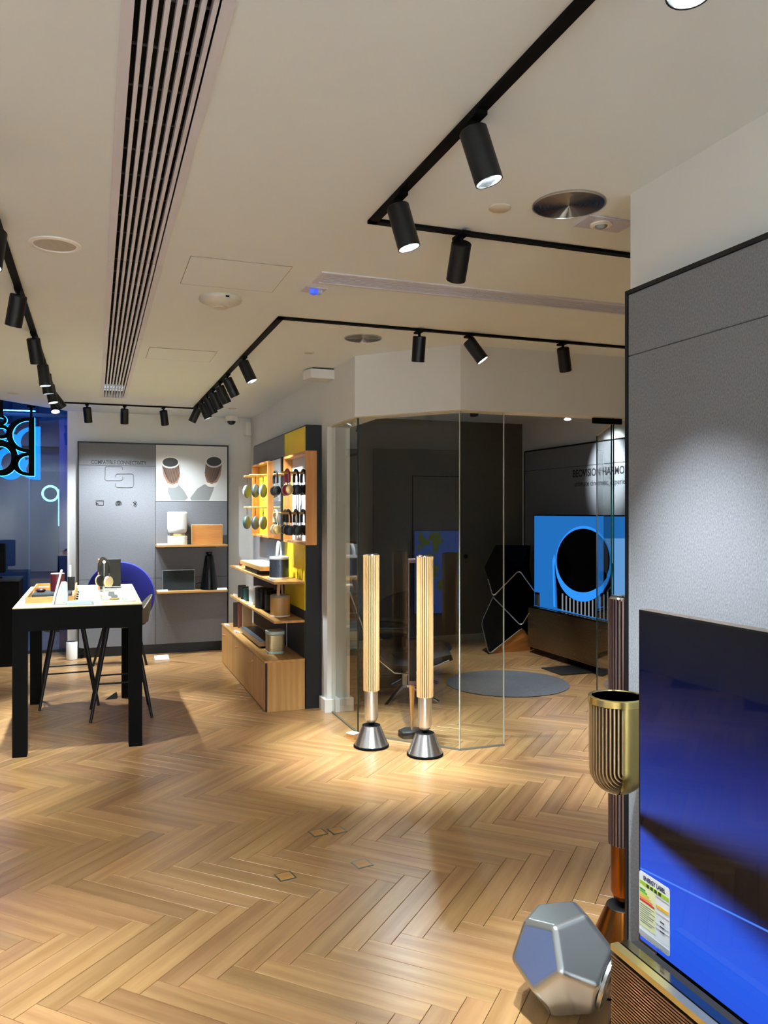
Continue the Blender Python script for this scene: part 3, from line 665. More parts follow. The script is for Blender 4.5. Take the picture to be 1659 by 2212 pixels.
# hanging frames
def hframe(lab,pxa,pxb,zt_,zb_,m,bm):
    X0=1.52; a=onX(pxb,1100,X0).y; b=onX(pxa,1100,X0).y; t=thing('peg_display',lab,'display frame')
    w=.02
    for (p,q_,r,s_) in ((a,a+w,zb_,zt_),(b-w,b,zb_,zt_),(a+w,b-w,zt_-w,zt_),(a+w,b-w,zb_,zb_+w)):
        MB().box(X0,p,r,XF-.009,q_,s_).build('rail',m,t,.0012)
    MB().box(XF-.02,a+w,zb_+w,XF-.009,b-w,zt_-w).build('back_panel',bm,t); return t,a,b
OR=woodmat('frame_oak','a05f26','cf9048',.45,2,sc=1.6)
fL,la,lb=hframe('left oak display frame with yellow back holding small round speakers','544','578',0,0,OR,YEL) if False else (None,0,0)
def zat(px,py,X): return onX(px,py,X).z
zLt=zat(578,995,1.52);zLb=zat(578,1162,1.52)
fL,la,lb=hframe('left oak display frame with yellow back holding small round speakers',544,578,zLt,zLb,OR,YEL)
zRt=zat(661,973,1.52);zRb=zat(661,1178,1.52)
fR,ra,rb=hframe('right oak display frame with pale grey back holding headphones',612,661,zRt,zRb,OR,mat('pale_panel','c9cdd2',.8))
# mirror between the frames
mt=thing('mirror','narrow upright mirror in a thin black frame between the two oak frames','mirror')
ma=onX(607,1100,1.545).y; mb=onX(579.5,1100,1.545).y; mz0=zat(607,1168,1.545); mz1=zat(607,987,1.545)
MB().box(1.55,ma,mz0,XF-.009,mb,mz1).build('case',BLACK,mt)
mm=mat('mirror_silver','f4f4f4',.01,1); MB().add([(1.5488,ma+.035,mz0+.01),(1.5488,ma+.035,mz1-.01),(1.5488,mb-.004,mz1-.01),(1.5488,mb-.004,mz0+.01)],[(0,1,2,3)]).build('glass',mm,mt)
# pegs
pegs=[]
def peg(y,z,x0,par):
    return MB().cyl((XF-.02,y,z),(x0,y,z),.010,n=10).build('peg',OAK,par)
def disc_speaker(x,y,z,m,lab):
    t=thing('round_speaker',lab,'speaker',(x,y,z),math.radians(-38),'round speakers hung in the yellow frame')
    M=Matrix.Rotation(math.pi/2,4,'Y')
    MB().lathe([(.0001,-.024),(.045,-.024),(.062,-.012),(.066,0)],36,M).build('face',m,t); MB().lathe([(.066,0),(.062,.012),(.045,.022),(.0001,.022)],36,M).build('back_shell',mat('rubber_dark','3d4243',.6),t)
    MB().tube([(0,0,.062),(0,.004,.10),(0,.0,.152),(0,-.004,.10),(0,0,.062)],.0022,6).build('cord',mat('cord_brown','4a2f20',.7),t); return t
zp1=zat(560,1027,1.5);zp2=zat(560,1096,1.5)
yl1=la+(lb-la)*.35;yl2=la+(lb-la)*.72
for z in (zp1,zp2):
    for y in (yl1,yl2): peg(y,z,1.40,fL)
SG=mat('disc_green','0f5a4e',.45,.2);SD=mat('disc_dark','2c3436',.45,.1);SS=mat('disc_silver','c7cdd0',.4,.2);SGO=mat('disc_gold','c8b57e',.4,.2);SWH=mat('disc_pink','d8cdc6',.45,0)
rows=[(zp1,[(1.43,yl2,SWH,'pinkish white round speaker, front left of the upper peg in yellow frame'),(1.46,yl1,SD,'dark round speaker on the upper peg in the yellow frame'),(1.535,yl1,SS,'silver round speaker nearest the wall on the upper peg in yellow frame')]),
      (zp2,[(1.43,yl2,SG,'dark green round speaker on the lower peg in the yellow frame'),(1.46,yl1,SD,'dark grey round speaker on the lower peg in the yellow frame'),(1.535,yl1,SGO,'pale gold round speaker on the lower peg in the yellow frame')])]
for z,l in rows:
    for (x,y,m,lab) in l: disc_speaker(x,y,z-.150,m,lab)
def headphones(x,y,z,mband,mcup,lab,grp,rz=0,sc=1.0,name='headphones'):
    """hung or stood with the crown of the band at z; plane of the band is the local YZ plane"""
    t=thing(name,lab,'headphones',(x,y,z),rz,grp)
    R=.078*sc; P=[(0,-R*math.cos(math.pi*i/14),-R+R*math.sin(math.pi*i/14)*1.0) for i in range(15)]
    P=[(0,-R*.98,-R-.03*sc)]+P+[(0,R*.98,-R-.03*sc)]
    MB().tube(P,.014*sc,8,sq=.55).build('headband',mband,t)
    for s_ in (-1,1):
        yy=s_*R*.95; MB().tube([(0,yy,-R-.02*sc),(0,yy*1.06,-R-.055*sc),(.0,yy*1.04,-R-.075*sc)],.005*sc,6).build('yoke',CHROME,t)
        M=Matrix.Translation((0,yy*.86,-R-.095*sc))@Matrix.Rotation(-s_*math.pi/2,4,'X')
        cp=MB().lathe([(.030*sc,-.004),(.038*sc,0),(.039*sc,.012*sc),(.034*sc,.022*sc),(.0001,.024*sc)],24,M@Matrix.Diagonal((.9,1.12,1,1))).build('ear_cup',mcup,t)
        MB().lathe([(.018*sc,-.020*sc),(.037*sc,-.020*sc),(.040*sc,-.012*sc),(.037*sc,-.002)],24,M@Matrix.Diagonal((.9,1.12,1,1))).build('cushion',mband,cp)
    return t
zq1=zat(640,1018,1.5);zq2=zat(640,1105,1.5)
yr1=ra+(rb-ra)*.30;yr2=ra+(rb-ra)*.68
for z in (zq1,zq2):
    for y in (yr1,yr2): peg(y,z-.012,1.38,fR)
HB=mat('headband_black','111113',.5);HR=mat('headband_red','a82742',.5);HG=mat('headband_cream','d8c8a0',.5);CG=mat('cup_gold','d3b273',.3,.8);CB=mat('cup_black','1a1b1e',.3,.3);CR=mat('cup_wine','4a1620',.4,.3);CN=mat('cup_navy','20242c',.3,.5)
HGp='headphones hung in the right oak frame'
for (x,y,z,a,b,lab) in ((1.40,yr2,zq1,HB,CB,'black headphones, left end of the upper peg row'),(1.43,yr1,zq1,HR,CG,'red banded headphones with golden cups on the upper peg'),(1.485,yr2,zq1,HB,CR,'headphones with wine dark cups behind the red pair'),(1.50,yr1,zq1,HB,CN,'black headphones right of the red pair'),(1.56,yr1,zq1,HB,CB,'black headphones at the wall end of the upper peg row'),
   (1.40,yr2,zq2,HG,CG,'cream and gold headphones at the left end of the lower peg'),(1.44,yr1,zq2,HB,CN,'second headphones from the left on the lower peg row, black'),(1.485,yr2,zq2,HB,CB,'third headphones on the lower peg row, black'),(1.50,yr1,zq2,HB,CB,'fourth headphones on the lower peg row, black'),(1.56,yr1,zq2,HB,CB,'black headphones at the wall end of the lower peg row')):
    headphones(x,y,z+.012,a,b,lab,HGp,0,.92)
# ---- goods on the shelves.  shelf tops: z 1.04, .725 ; cabinet top .412
def sY(px,X,z):  # Y on the shelf under a pixel column
    return onX(px,1107,X).y
Gs='white price cards'
# upper shelf
ty=(sY(525,1.46,1)+sY(583,1.46,1))/2
t=thing('flat_speaker','flat oak framed speaker with grey cloth top lying on the top display shelf','speaker',(1.49,7.45,1.04))
MB().box(-.11,-.30,0,.10,.30,.045).build('stand',BLACK,t); MB().box(-.125,-.52,.045,.115,.50,.085).build('frame',OAK,t,.003); MB().box(-.115,-.505,.0855,.105,.485,.087).build('cloth',mat('cloth_grey','8c9298',.9,noise=.1,nscale=150),t)
def stadium(w,d,n=8): return rrect(w,d,min(w,d)*.48,n)
PERF=mat('perforated_dark','4c5260',.35,.7,noise=.55,nscale=170)
def handle_speaker(loc,w,d,h,mb_,mt_,mh,lab,rz=0.4,base=CARDW):
    t=thing('handled_speaker',lab,'speaker',loc,rz)
    MB().prism(stadium(w,d),.0,.012).build('base',base,t); MB().prism(stadium(w*.99,d*.99),.012,h-.022,smooth=True).build('body',mb_,t); MB().prism(stadium(w,d),h-.022,h,smooth=True).build('top',mt_,t,.003)
    P=[]
    for i in range(13): 
        a=math.pi*i/12; P.append((w*.40*math.cos(a),.0,h-.004+.13*math.sin(a)))
    MB().tube(P,.014,8,sq=.28).build('handle',mh,t); return t
handle_speaker((1.475,6.66,1.04),.165,.165,.185,PERF,mat('white_top','d9dee2',.4),mat('strap_white','dfe6e8',.5),'grey perforated speaker with white strap handle on the top shelf',rz=1.1)
b=MB().ball((1.44,8.36,1.062),(.018,.022,.022)).build('earbud_case',mat('case_red','7a2a22',.3)); tag(b,'tiny red earbud case at far end of the top shelf','earbuds')
card(1.375,8.10,1.04,math.pi/2,'white price card beside the flat speaker on the top display shelf',Gs,.09)
card(1.38,6.50,1.04,math.pi/2,'white price card before the perforated speaker on the top shelf',Gs,.14)
# middle shelf
CAN=[(8.22,'leftmost of the three small dark canisters on the middle shelf','16211f'),(8.04,'middle of the three small dark canisters','10201d'),(7.88,'rightmost, dark green one of the three small canisters','0c3a34')]
for i,(y,lab,cc) in enumerate(CAN):
    t=thing('canister_speaker',lab,'speaker',(1.43,y,.725),.3,'three small dark canister speakers'); m=mat('canister_%d'%i,cc,.55)
    MB().prism(stadium(.085,.085),0,.118,smooth=True).build('body',m,t); MB().prism(stadium(.08,.08),.118,.124,smooth=True).build('top',BLACK,t)
def block_speaker(loc,w,d,h,mb_,mt_,lab,rz=.2,name='block_speaker'):
    t=thing(name,lab,'speaker',loc,rz); MB().prism(rrect(w,d,.035,6),0,.02,smooth=True).build('base',mt_,t,.003); MB().prism(rrect(w*.97,d*.97,.033,6),.02,h-.035,smooth=True).build('body',mb_,t); MB().prism(rrect(w,d,.035,6),h-.035,h,smooth=True).build('top',mt_,t,.008,3); return t
block_speaker((1.46,7.60,.725),.125,.15,.165,mat('white_mesh','c9cfcd',.5),WHITE,'white rounded speaker right of the canisters on the middle shelf',.1)
block_speaker((1.465,7.24,.725),.15,.15,.185,mat('black_mesh','101113',.6),BLACK,'glossy black rounded speaker right of the white one on the middle shelf',.1)
block_speaker((1.48,6.94,.725),.13,.14,.185,mat('brown_black','17110f',.7),BLACKM,'matt brownish black rounded speaker behind the oak speaker',.1)
handle_speaker((1.475,6.62,.725),.165,.165,.18,OAKZ,mat('taupe_top','8e857a',.4),mat('strap_tan','c69c7a',.5),'oak clad speaker with tan strap handle on the middle shelf',rz=1.1)
card(1.40,8.40,.725,math.pi/2,'white price card at the far left end of the middle shelf',Gs,.10)
card(1.375,7.86,.725,math.pi/2,'white price card in front of the dark green canister',Gs,.10)
card(1.375,7.50,.725,math.pi/2,'white price card in front of the white speaker, middle shelf',Gs,.10)
# cabinet top
for i,(x,y,cc,lab) in enumerate(((1.40,8.28,'3a2c22','dark brown brochure standing at far end of the oak cabinet'),(1.43,8.18,'8a5a48','reddish brochure standing on the oak cabinet'),(1.46,8.08,'cbb287','beige brochure standing nearest on the oak cabinet'))):
    m=MB().box(-.05,-.006,0,.05,.006,.255).build('brochure',mat('brochure_%d'%i,cc,.6),None); m.location=(x,y,.412); m.rotation_euler=(0,0,.15*i-.1); tag(m,lab,'brochure','brochures standing on the oak cabinet')
t=thing('soundbar','long low grey soundbar with black top lying along the oak cabinet','soundbar',(1.43,7.35,.412))
MB().box(-.05,-.42,0,.07,.42,.02).build('foot',BLACKM,t); MB().box(-.085,-.48,.02,.095,.48,.062).build('frame',mat('pale_bar_edge','a98f70',.35,.6),t,.003); MB().box(-.080,-.47,.062,-.030,.47,.066).build('front_grille',mat('bar_grey','4d565c',.5,.4),t); MB().box(-.030,-.46,.062,.085,.46,.065).build('top_glass',mat('bar_black','14181c',.3),t)
block_speaker((1.44,6.66,.412),.15,.16,.19,mat('champagne_mesh','b8a47c',.35,.8,noise=.12,nscale=200),mat('pale_green_top','b9cbc4',.3,.3),'champagne coloured block speaker with pale top on the oak cabinet',.0)
card(1.31,8.42,.412,math.pi/2,'white price card at far corner of the oak cabinet',Gs,.12)
card(1.325,7.90,.412,math.pi/2,'white price card before the soundbar on the oak cabinet',Gs,.12)
o=MB().tube([(1.60,6.92,.41),(1.60,6.92,.70)],.004,6).build('cable',mat('cable_white','c9c9cc',.5)); tag(o,'thin white cable running up the dark panel behind the block speaker','cable')
o=MB().tube([(1.60,6.52,1.045),(1.595,6.50,1.07),(1.59,6.49,1.105),(1.597,6.47,1.07),(1.60,6.44,1.045)],.0025,6).build('cable',mat('cable_yellow','8a7a20',.6)); tag(o,'thin looped cable on the yellow panel above the top shelf','cable')
# ================================================================ TALL TABLE
ZT_=.975
tb=thing('tall_table','tall black bar table with bleached oak top at left','table')
tx0,tx1,ty0,ty1=-.505,.307,5.69,7.30
MB().box(tx0,ty0,ZT_-.155,tx1,ty1,ZT_-.006).build('apron',BLACKM,tb)
MB().box(tx0,ty0,ZT_-.006,tx1,ty1,ZT_).build('tabletop',TABT,tb,.001)
L_=.088
for (x,y) in ((tx0,ty0),(tx1-L_,ty0),(tx0,ty1-L_),(tx1-L_,ty1-L_)): MB().box(x,y,0,x+L_,y+L_,ZT_-.155).build('leg',BLACKM,tb)
def onT(px,py): return onZ(px,py,ZT_)
# tray
tr=thing('display_tray','shallow oak display tray on the left half of the tall table','tray')
p=[onT(76,1302),onT(155,1298)]; X0t,X1t,Y0t,Y1t=-.445,-.135,5.93,7.05
MB().box(X0t,Y0t,ZT_,X1t,Y1t,ZT_+.006).build('bottom',TABT,tr)
for (a,b,c,d) in ((X0t,Y0t,X1t,Y0t+.012),(X0t,Y1t-.012,X1t,Y1t),(X0t,Y0t+.012,X0t+.01,Y1t-.012),(X1t-.01,Y0t+.012,X1t,Y1t-.012)): MB().box(a,b,ZT_+.006,c,d,ZT_+.045).build('side',OAKX,tr)
MB().box(X0t+.01,6.72,ZT_+.006,X1t-.01,6.73,ZT_+.04).build('divider',OAKX,tr)
for i in range(4):
    o=MB().cyl((0,0,0),(0,0,.012),.008,n=10).build('colour_sample',BLACK); o.location=(X1t+.016,6.12+.17*i,ZT_); tag(o,('nearest','second','third','farthest')[i]+' small black round sample button in the row along the oak tray','button','black sample buttons beside the tray')
for i in range(4):
    o=MB().cyl((0,0,0),(0,0,.012),.008,n=10).build('colour_sample',CHROME); o.location=(.045,6.0+.11*i,ZT_); tag(o,('nearest','second','third','farthest')[i]+' small metallic sample button in the row left of the acrylic box','button','metal sample buttons beside the acrylic box')
z6=ZT_+.006
o=MB().box(-.13,-.16,0,.13,.16,.035).build('felt_pad',mat('dark_felt','30363a',.95,noise=.3,nscale=90,bump=.4),None,.006); o.location=(-.29,6.32,z6); tag(o,'thick charcoal felt pad lying in the oak tray','pad')
t=thing('mug_speaker','dark red round canister on the felt pad in the tray','speaker',(-.26,6.40,z6+.035)); MB().lathe([(.045,0),(.05,.004),(.05,.125),(.047,.128)],32).build('body',mat('wine_red','5a1420',.4),t); MB().lathe([(.049,.128),(.047,.132),(.0001,.130)],32).build('lid',mat('pink_lid','d9a9ac',.4),t)
t=thing('phone_stand','slim black holder with a thin upright phone behind the red canister','phone holder',(-.165,6.42,z6+.035)); MB().prism(rrect(.05,.035,.01),0,.10).build('cup',BLACK,t); MB().box(-.012,-.004,.02,.000,.004,.19).build('phone',ALUS,t)
o=MB().ball((0,0,.014),(.035,.03,.014)).build('earbud_case',mat('case_wine','3d1016',.3)); o.location=(-.37,6.33,z6+.035); tag(o,'small dark red earbud case on the felt pad','earbuds')
o=MB().box(-.04,-.03,0,.04,.03,.03).build('acrylic_stand',mat('clear_block','cfd2c8',.1,0,.5)); o.location=(-.38,6.88,z6); tag(o,'small clear block at the back of the oak tray','display block')
t=thing('tablet_stand','white tablet seen edge-on leaning on a curved white stand, front of table','tablet',(-.26,5.83,ZT_))
MB().add([(-.015,-.03,0),(.0,-.03,0),(.052,.02,.225),(.040,.02,.23),(-.015,.10,0),(.0,.10,0),(.052,.13,.225),(.040,.13,.23)],[(0,1,2,3),(7,6,5,4),(0,4,5,1),(1,5,6,2),(2,6,7,3),(3,7,4,0)]).build('tablet',mat('tablet_white','d9dde0',.3),t,.002)
MB().add([(.0,-.01,0),(.09,-.01,0),(.085,-.01,.14),(.072,-.01,.152),(.046,-.01,.15),(.03,-.01,.11),(.0,.05,0),(.09,.05,0),(.085,.05,.14),(.072,.05,.152),(.046,.05,.15),(.03,.05,.11)],[(0,1,2,3,4,5),(11,10,9,8,7,6),(0,6,7,1),(1,7,8,2),(2,8,9,3),(3,9,10,4),(4,10,11,5),(5,11,6,0)]).build('support',mat('tablet_white','e4e6e8',.3),t,.002)
o=MB().box(-.085,-.06,0,.085,.06,.022).build('gift_box',mat('pale_blue_box','a9bccb',.35,.4),None,.003); a=onT(158,1303); o.location=(-.095,5.80,ZT_); tag(o,'flat pale blue metallic box at front edge of the table','box')
# acrylic case with earbuds
t=thing('display_case','clear acrylic display box with black earbuds inside, right front of table','display case',(.125,5.93,ZT_))
AC=glassmat('acrylic','f6f8f4',1.49,1.5)
MB().box(-.085,-.09,0,.145,.13,.010).build('base_plate',mat('acrylic_base','dfe0d6',.15,0,.6),t,.002)
MB().box(-.07,-.06,.010,.06,.07,.095).build('cover',AC,t)
rimM=mat('acrylic_edge','d9dccb',.15,0,.8); rm=MB()
for (a,b) in (((-.07,-.06),(.06,-.06)),((.06,-.06),(.06,.07)),((.06,.07),(-.07,.07)),((-.07,.07),(-.07,-.06))):
    rm.tube([(a[0],a[1],.095),(b[0],b[1],.095)],.0018,5); rm.tube([(a[0],a[1],.010),(a[0],a[1],.095)],.0018,5)
rm.build('edges',rimM,t)['kind']='stuff'
e=thing('earbuds','black earbud case open on a gold disc inside the acrylic box','earbuds',(.13,5.93,ZT_+.010))
MB().lathe([(.03,0),(.034,.006),(.03,.014),(.0001,.014)],24).build('gold_dish',mat('dish_gold','d8b53c',.3,.7),e); MB().prism(rrect(.045,.05,.015),.014,.034).build('case',BGLASS,e,.004); MB().box(-.04,.012,.02,.0,.03,.055).build('lid',BGLASS,e,.008)
# headphones on stand
t=thing('headphone_stand','thin stand holding headphones at the back right of the table','stand',(.07,6.65,ZT_)); MB().lathe([(.045,0),(.045,.006),(.0001,.006)],24).build('base',CHROME,t); MB().cyl((0,0,.006),(0,0,.232),.005,n=10).cyl((0,-.02,.236),(0,.02,.236),.012,n=12).build('post',CHROME,t)
headphones(.07,6.65,ZT_+.264,HB,mat('cup_cream','d9c7a0',.4,.3),'black banded headphones with cream cups standing on the tall table',None,math.radians(25),1.05)
t=thing('flat_speaker','tall charcoal flat speaker with wooden side standing on the tall table','speaker',(.115,6.86,ZT_)); MB().box(-.075,-.03,0,.085,.03,.245).build('body',mat('charcoal_cloth','38393b',.9,noise=.1,nscale=200),t,.003); MB().box(-.09,-.032,0,-.075,.032,.247).build('wooden_side',mat('pink_oak','c79a7c',.5),t)
o=MB().box(-.045,-.035,0,.045,.035,.012).build('card_stack',CARDW); o.location=(.22,6.72,ZT_); o.rotation_euler=(0,0,.2); tag(o,'thick white card lying farthest back on the table right side','card','white cards in a column on the table')
for i,(y,lab) in enumerate(((6.55,'second white card from the back on the table right side'),(6.40,'third white card from the back on the table right side'),(6.25,'fourth white card from the back on the table right side'),(6.10,'white card nearest the acrylic box on the table right side'))):
    card(.215,y,ZT_,.0,lab,'white cards in a column on the table',.085,.06,.15)
# stools
def stool(x,y,rz,lab):
    t=thing('bar_stool',lab,'bar stool',(x,y,0),rz,'bar stools at the tall table')
    sh=MB(); n=20
    sh.lathe([(.0001,.70),(.12,.695),(.19,.71),(.205,.74),(.195,.745),(.12,.725),(.0001,.72)],28).build('seat',mat('stool_shell','1b1c20',.5),t)
    P=[];B=MB(); rows=5;cols=14; vs=[]
    for k in range(2):
        for j in range(rows):
            for i in range(cols):
                a=math.radians(-52+104*i/(cols-1)); h=.73+(.21*math.cos(a*1.2))*j/(rows-1); r=.20+.03*j/(rows-1)+(.012 if k else 0)
                vs.append((r*math.sin(a),r*math.cos(a),h))
    fs=[];N_=rows*cols
    for k in range(2):
        for j in range(rows-1):
            for i in range(cols-1):
                a=k*N_+j*cols+i; f=(a,a+1,a+cols+1,a+cols); fs.append(f if k else f[::-1])
    ring=[i for i in range(cols)]+[j*cols+cols-1 for j in range(1,rows)]+[(rows-1)*cols+i for i in range(cols-2,-1,-1)]+[j*cols for j in range(rows-2,0,-1)]
    for i in range(len(ring)):
        a,b=ring[i],ring[(i+1)%len(ring)]; fs.append((a,b,b+N_,a+N_))
    B.add(vs,fs,True).build('backrest',mat('stool_back','6d6658',.6),t)
    for (sx,sy) in ((-1,-1),(1,-1),(-1,1),(1,1)): MB().cyl((sx*.10,sy*.10,.71),(sx*.225,sy*.225,0),.017,.011,10).build('leg',BLACK,t)
    k=.225-(.125)*.30/.71; MB().tube([(-k,-k,.28),(k,-k,.28),(k,k,.28),(-k,k,.28)],.007,8,True).build('footrest',BLACK,t); return t
stool(.195,6.66,math.radians(-90),'grey shelled bar stool on the right under the tall table')
stool(-.21,7.21,math.radians(4),'black bar stool at the far left behind the tall table')
o=MB().add([(-.05,-.04,0),(.05,-.03,0),(.06,.05,0),(-.02,.05,0),(.03,.0,.045),(.05,.04,.045)],[(3,2,1,0),(0,1,4),(1,2,5,4),(2,3,5),(3,0,4,5)]).build('foot_pedal',mat('pedal_dark','2a2b2e',.4)); o.location=(.13,7.23,0); tag(o,'small dark wedge on the floor by the far right table leg','pedal')
# big blue disc speaker on three legs
t=thing('disc_speaker','large round royal blue disc speaker on slim black legs behind the table','speaker',(.26,8.80,0),math.radians(-12))
Mx=Matrix.Translation((0,0,.74))@Matrix.Rotation(math.radians(96),4,'X')
BLU=mat('royal_blue_cloth','1b2492',.85,noise=.06,nscale=200,sheen=.2)
MB().lathe([(.0001,.045),(.28,.042),(.342,.03),(.35,.012)],64,Mx).build('cloth_front',BLU,t); MB().lathe([(.35,.012),(.345,-.01),(.29,-.06),(.14,-.09),(.0001,-.095)],64,Mx).build('rear_shell',BLACK,t)
for (a,b) in (((-.15,.0,.47),(-.27,-.06,0)),((.15,.0,.47),(.27,-.06,0)),((0,.08,.56),(0,.36,0))): MB().cyl(a,b,.018,.012,12).build('leg',BLACK,t)
# ================================================================ COUNTER AND SIGN
t=thing('black_counter','black box counter at the far left edge before the storefront','counter',(-1.25,9.32,0)); MB().box(-.45,-.24,0,.51,.24,.885).build('body',BLACKM,t); MB().box(-.455,-.245,.885,.515,.245,.905).build('top',BLACK,t)
t=thing('black_speaker','black upright box on a short foot on the black counter','speaker',(-.99,9.30,.905)); MB().lathe([(.07,0),(.07,.012),(.02,.02),(.02,.06)],24).build('foot',BLACKM,t); MB().box(-.12,-.05,.06,.10,.05,.37).build('body',BLACKM,t,.008)
sg=thing('hanging_sign','hanging black B&O letters edged in blue light at the storefront','sign',(0,0,0))
YS=9.32
def sP(px,py): return onY(px,py,YS)
SGL=emat('sign_blue','1b8cff',8); SGW=emat('sign_white_edge','b8ecff',4)
zt_=sP(67,902).z; zb_=sP(67,1028).z; H_=zt_-zb_
def sgn_poly(name,P,m,y0,y1,par): return MB().slab([Vector((x,y0,z)) for x,z in P],(0,-1,0),y1-y0).build(name,m,par)
# mirrored bold B in its own plane: spine on the right
bx1=sP(74,950).x; bw=.055; W_=.27
def Bshape(off):
    m=MB()
    def bowl(zc,h,w,xr,t,y0,y1):
        n=18;out=[];inn=[]
        for i in range(n+1):
            a=math.pi/2+math.pi*i/n; out.append((xr+w*math.cos(a),zc+h*math.sin(a))); inn.append((xr+(w-t)*math.cos(a),zc+(h-t*.55)*math.sin(a)))
        for i in range(n):
            q4=[out[i],out[i+1],inn[i+1],inn[i]]; m.slab([Vector((x,y0,z)) for x,z in q4],(0,-1,0),y1-y0)
    return m,bowl
def build_B(name,mt_,y0,y1,grow):
    m,bowl=Bshape(0); m.slab([Vector((x,y0,z)) for x,z in ((bx1-bw-grow,zb_-grow),(bx1+grow,zb_-grow),(bx1+grow,zt_+grow),(bx1-bw-grow,zt_+grow))],(0,-1,0),y1-y0)
    zm=zb_+H_*.40
    bowl((zt_+zm)/2,(zt_-zm)/2+grow,.225+grow,bx1-bw+.002,.062+2*grow,y0,y1); bowl((zb_+zm)/2,(zm-zb_)/2+grow,.165+grow,bx1-bw+.002,.06+2*grow,y0,y1)
    return m.build(name,mt_,sg)
build_B('letter_b',BLACKM,YS,YS+.05,0)
build_B('letter_b_glow',SGL,YS+.056,YS+.072,.004)
def ring(name,mt_,y0,y1,cx,cz,rx,rz_,t,grow=0):
    m=MB();n=36
    for i in range(n):
        a=2*math.pi*i/n;b=2*math.pi*(i+1)/n
        m.slab([Vector((cx+(rx+grow)*math.cos(a),y0,cz+(rz_+grow)*math.sin(a))),Vector((cx+(rx+grow)*math.cos(b),y0,cz+(rz_+grow)*math.sin(b))),Vector((cx+(rx-t-grow)*math.cos(b),y0,cz+(rz_-t-grow)*math.sin(b))),Vector((cx+(rx-t-grow)*math.cos(a),y0,cz+(rz_-t-grow)*math.sin(a)))],(0,-1,0),y1-y0)
    return m.build(name,mt_,sg)
oc=sP(2,989)
for (nm,m_,a,b,g_) in (('letter_o',BLACKM,YS,YS+.05,0),('letter_o_glow',SGL,YS+.056,YS+.072,.004)): ring(nm,m_,a,b,oc.x,oc.z,.165,.19,.065,g_)
ac=sP(2,932)
for (nm,m_,a,b,g_) in (('ampersand',BLACKM,YS,YS+.05,0),('ampersand_glow',SGL,YS+.056,YS+.072,.003)):
    ring(nm,m_,a,b,ac.x,ac.z,.09,.075,.035,g_); ring(nm,m_,a,b,ac.x-.01,ac.z+.125,.065,.055,.03,g_)
MB().box(bx1-bw*.8,YS+.01,zt_,bx1-bw*.35,YS+.035,3.2).box(bx1-bw*1.3,YS+.01,zt_+.11,bx1+.01,YS+.035,zt_+.135).build('hanger',BLACKM,sg)
MB().box(ac.x-.02,YS+.01,ac.z+.17,ac.x+.02,YS+.035,3.2).build('hanger',BLACKM,sg)
MB().box(ac.x+.07,YS+.012,ac.z-.01,bx1-.22,YS+.035,ac.z+.012).build('link_bar',BLACKM,sg)
# neon ring and bar on a pole in the mall
YN=11.6
def nP(px,py): return onY(px,py,YN)
nn=thing('neon_sign','glowing cyan neon ring and bar on a black pole outside the storefront','neon sign')
CY_=emat('neon_cyan','6ff7ee',3); cc=nP(109,1066); r_=abs(nP(126,1066).x-cc.x)
MB().tube([(cc.x+r_*math.cos(i*math.pi/20),YN,cc.z+r_*math.sin(i*math.pi/20)) for i in range(40)],.014,8,True).build('neon_ring',CY_,nn)
a=nP(128,1057);b=nP(128,1136);a2=nP(133,1057); MB().tube([a,b],.012,8).tube([(a2.x,YN,a.z),(a2.x,YN,nP(1,1090).z)],.02,8).tube([(a.x,YN,a.z),(a2.x,YN,a.z)],.012,8).build('neon_bar',CY_,nn)
p0=nP(134,1088); p1=nP(127,1290); MB().cyl((p0.x,YN+.04,p0.z),(p1.x-.03,YN+.04,0),.018,n=10).build('pole',BLACKM,nn); MB().lathe([(.16,0),(.16,.02),(.03,.04)],20,Matrix.Translation((p1.x-.03,YN+.04,0))).build('foot',BLACKM,nn)
# ================================================================ NEAR WALL PANEL AT RIGHT
np_=thing('wall_panel','huge dark grey fabric wall panel with thin black frame behind the nearest television','wall panel')
XN=1.70; yl=onX(1352,1100,XN).y; zt=2.352; zs=2.13; yr=-1.6
MB().box(XN+.012,yr,0,1.77,yl-.006,zt-.004).build('backing',BLACKM,np_)
MB().box(XN-.004,yl-.012,0,1.77,yl,zt).box(XN-.004,yr,zt-.014,1.77,yl-.012,zt).build('frame',mat('frame_navy_black','0a0b14',.35),np_)
for (a,b) in ((0.0,zs-.0015),(zs+.0015,zt-.015)):
    MB().box(XN,yr,a,XN+.012,yl-.013,b).build('fabric_panel',FAB,np_,.002,1)
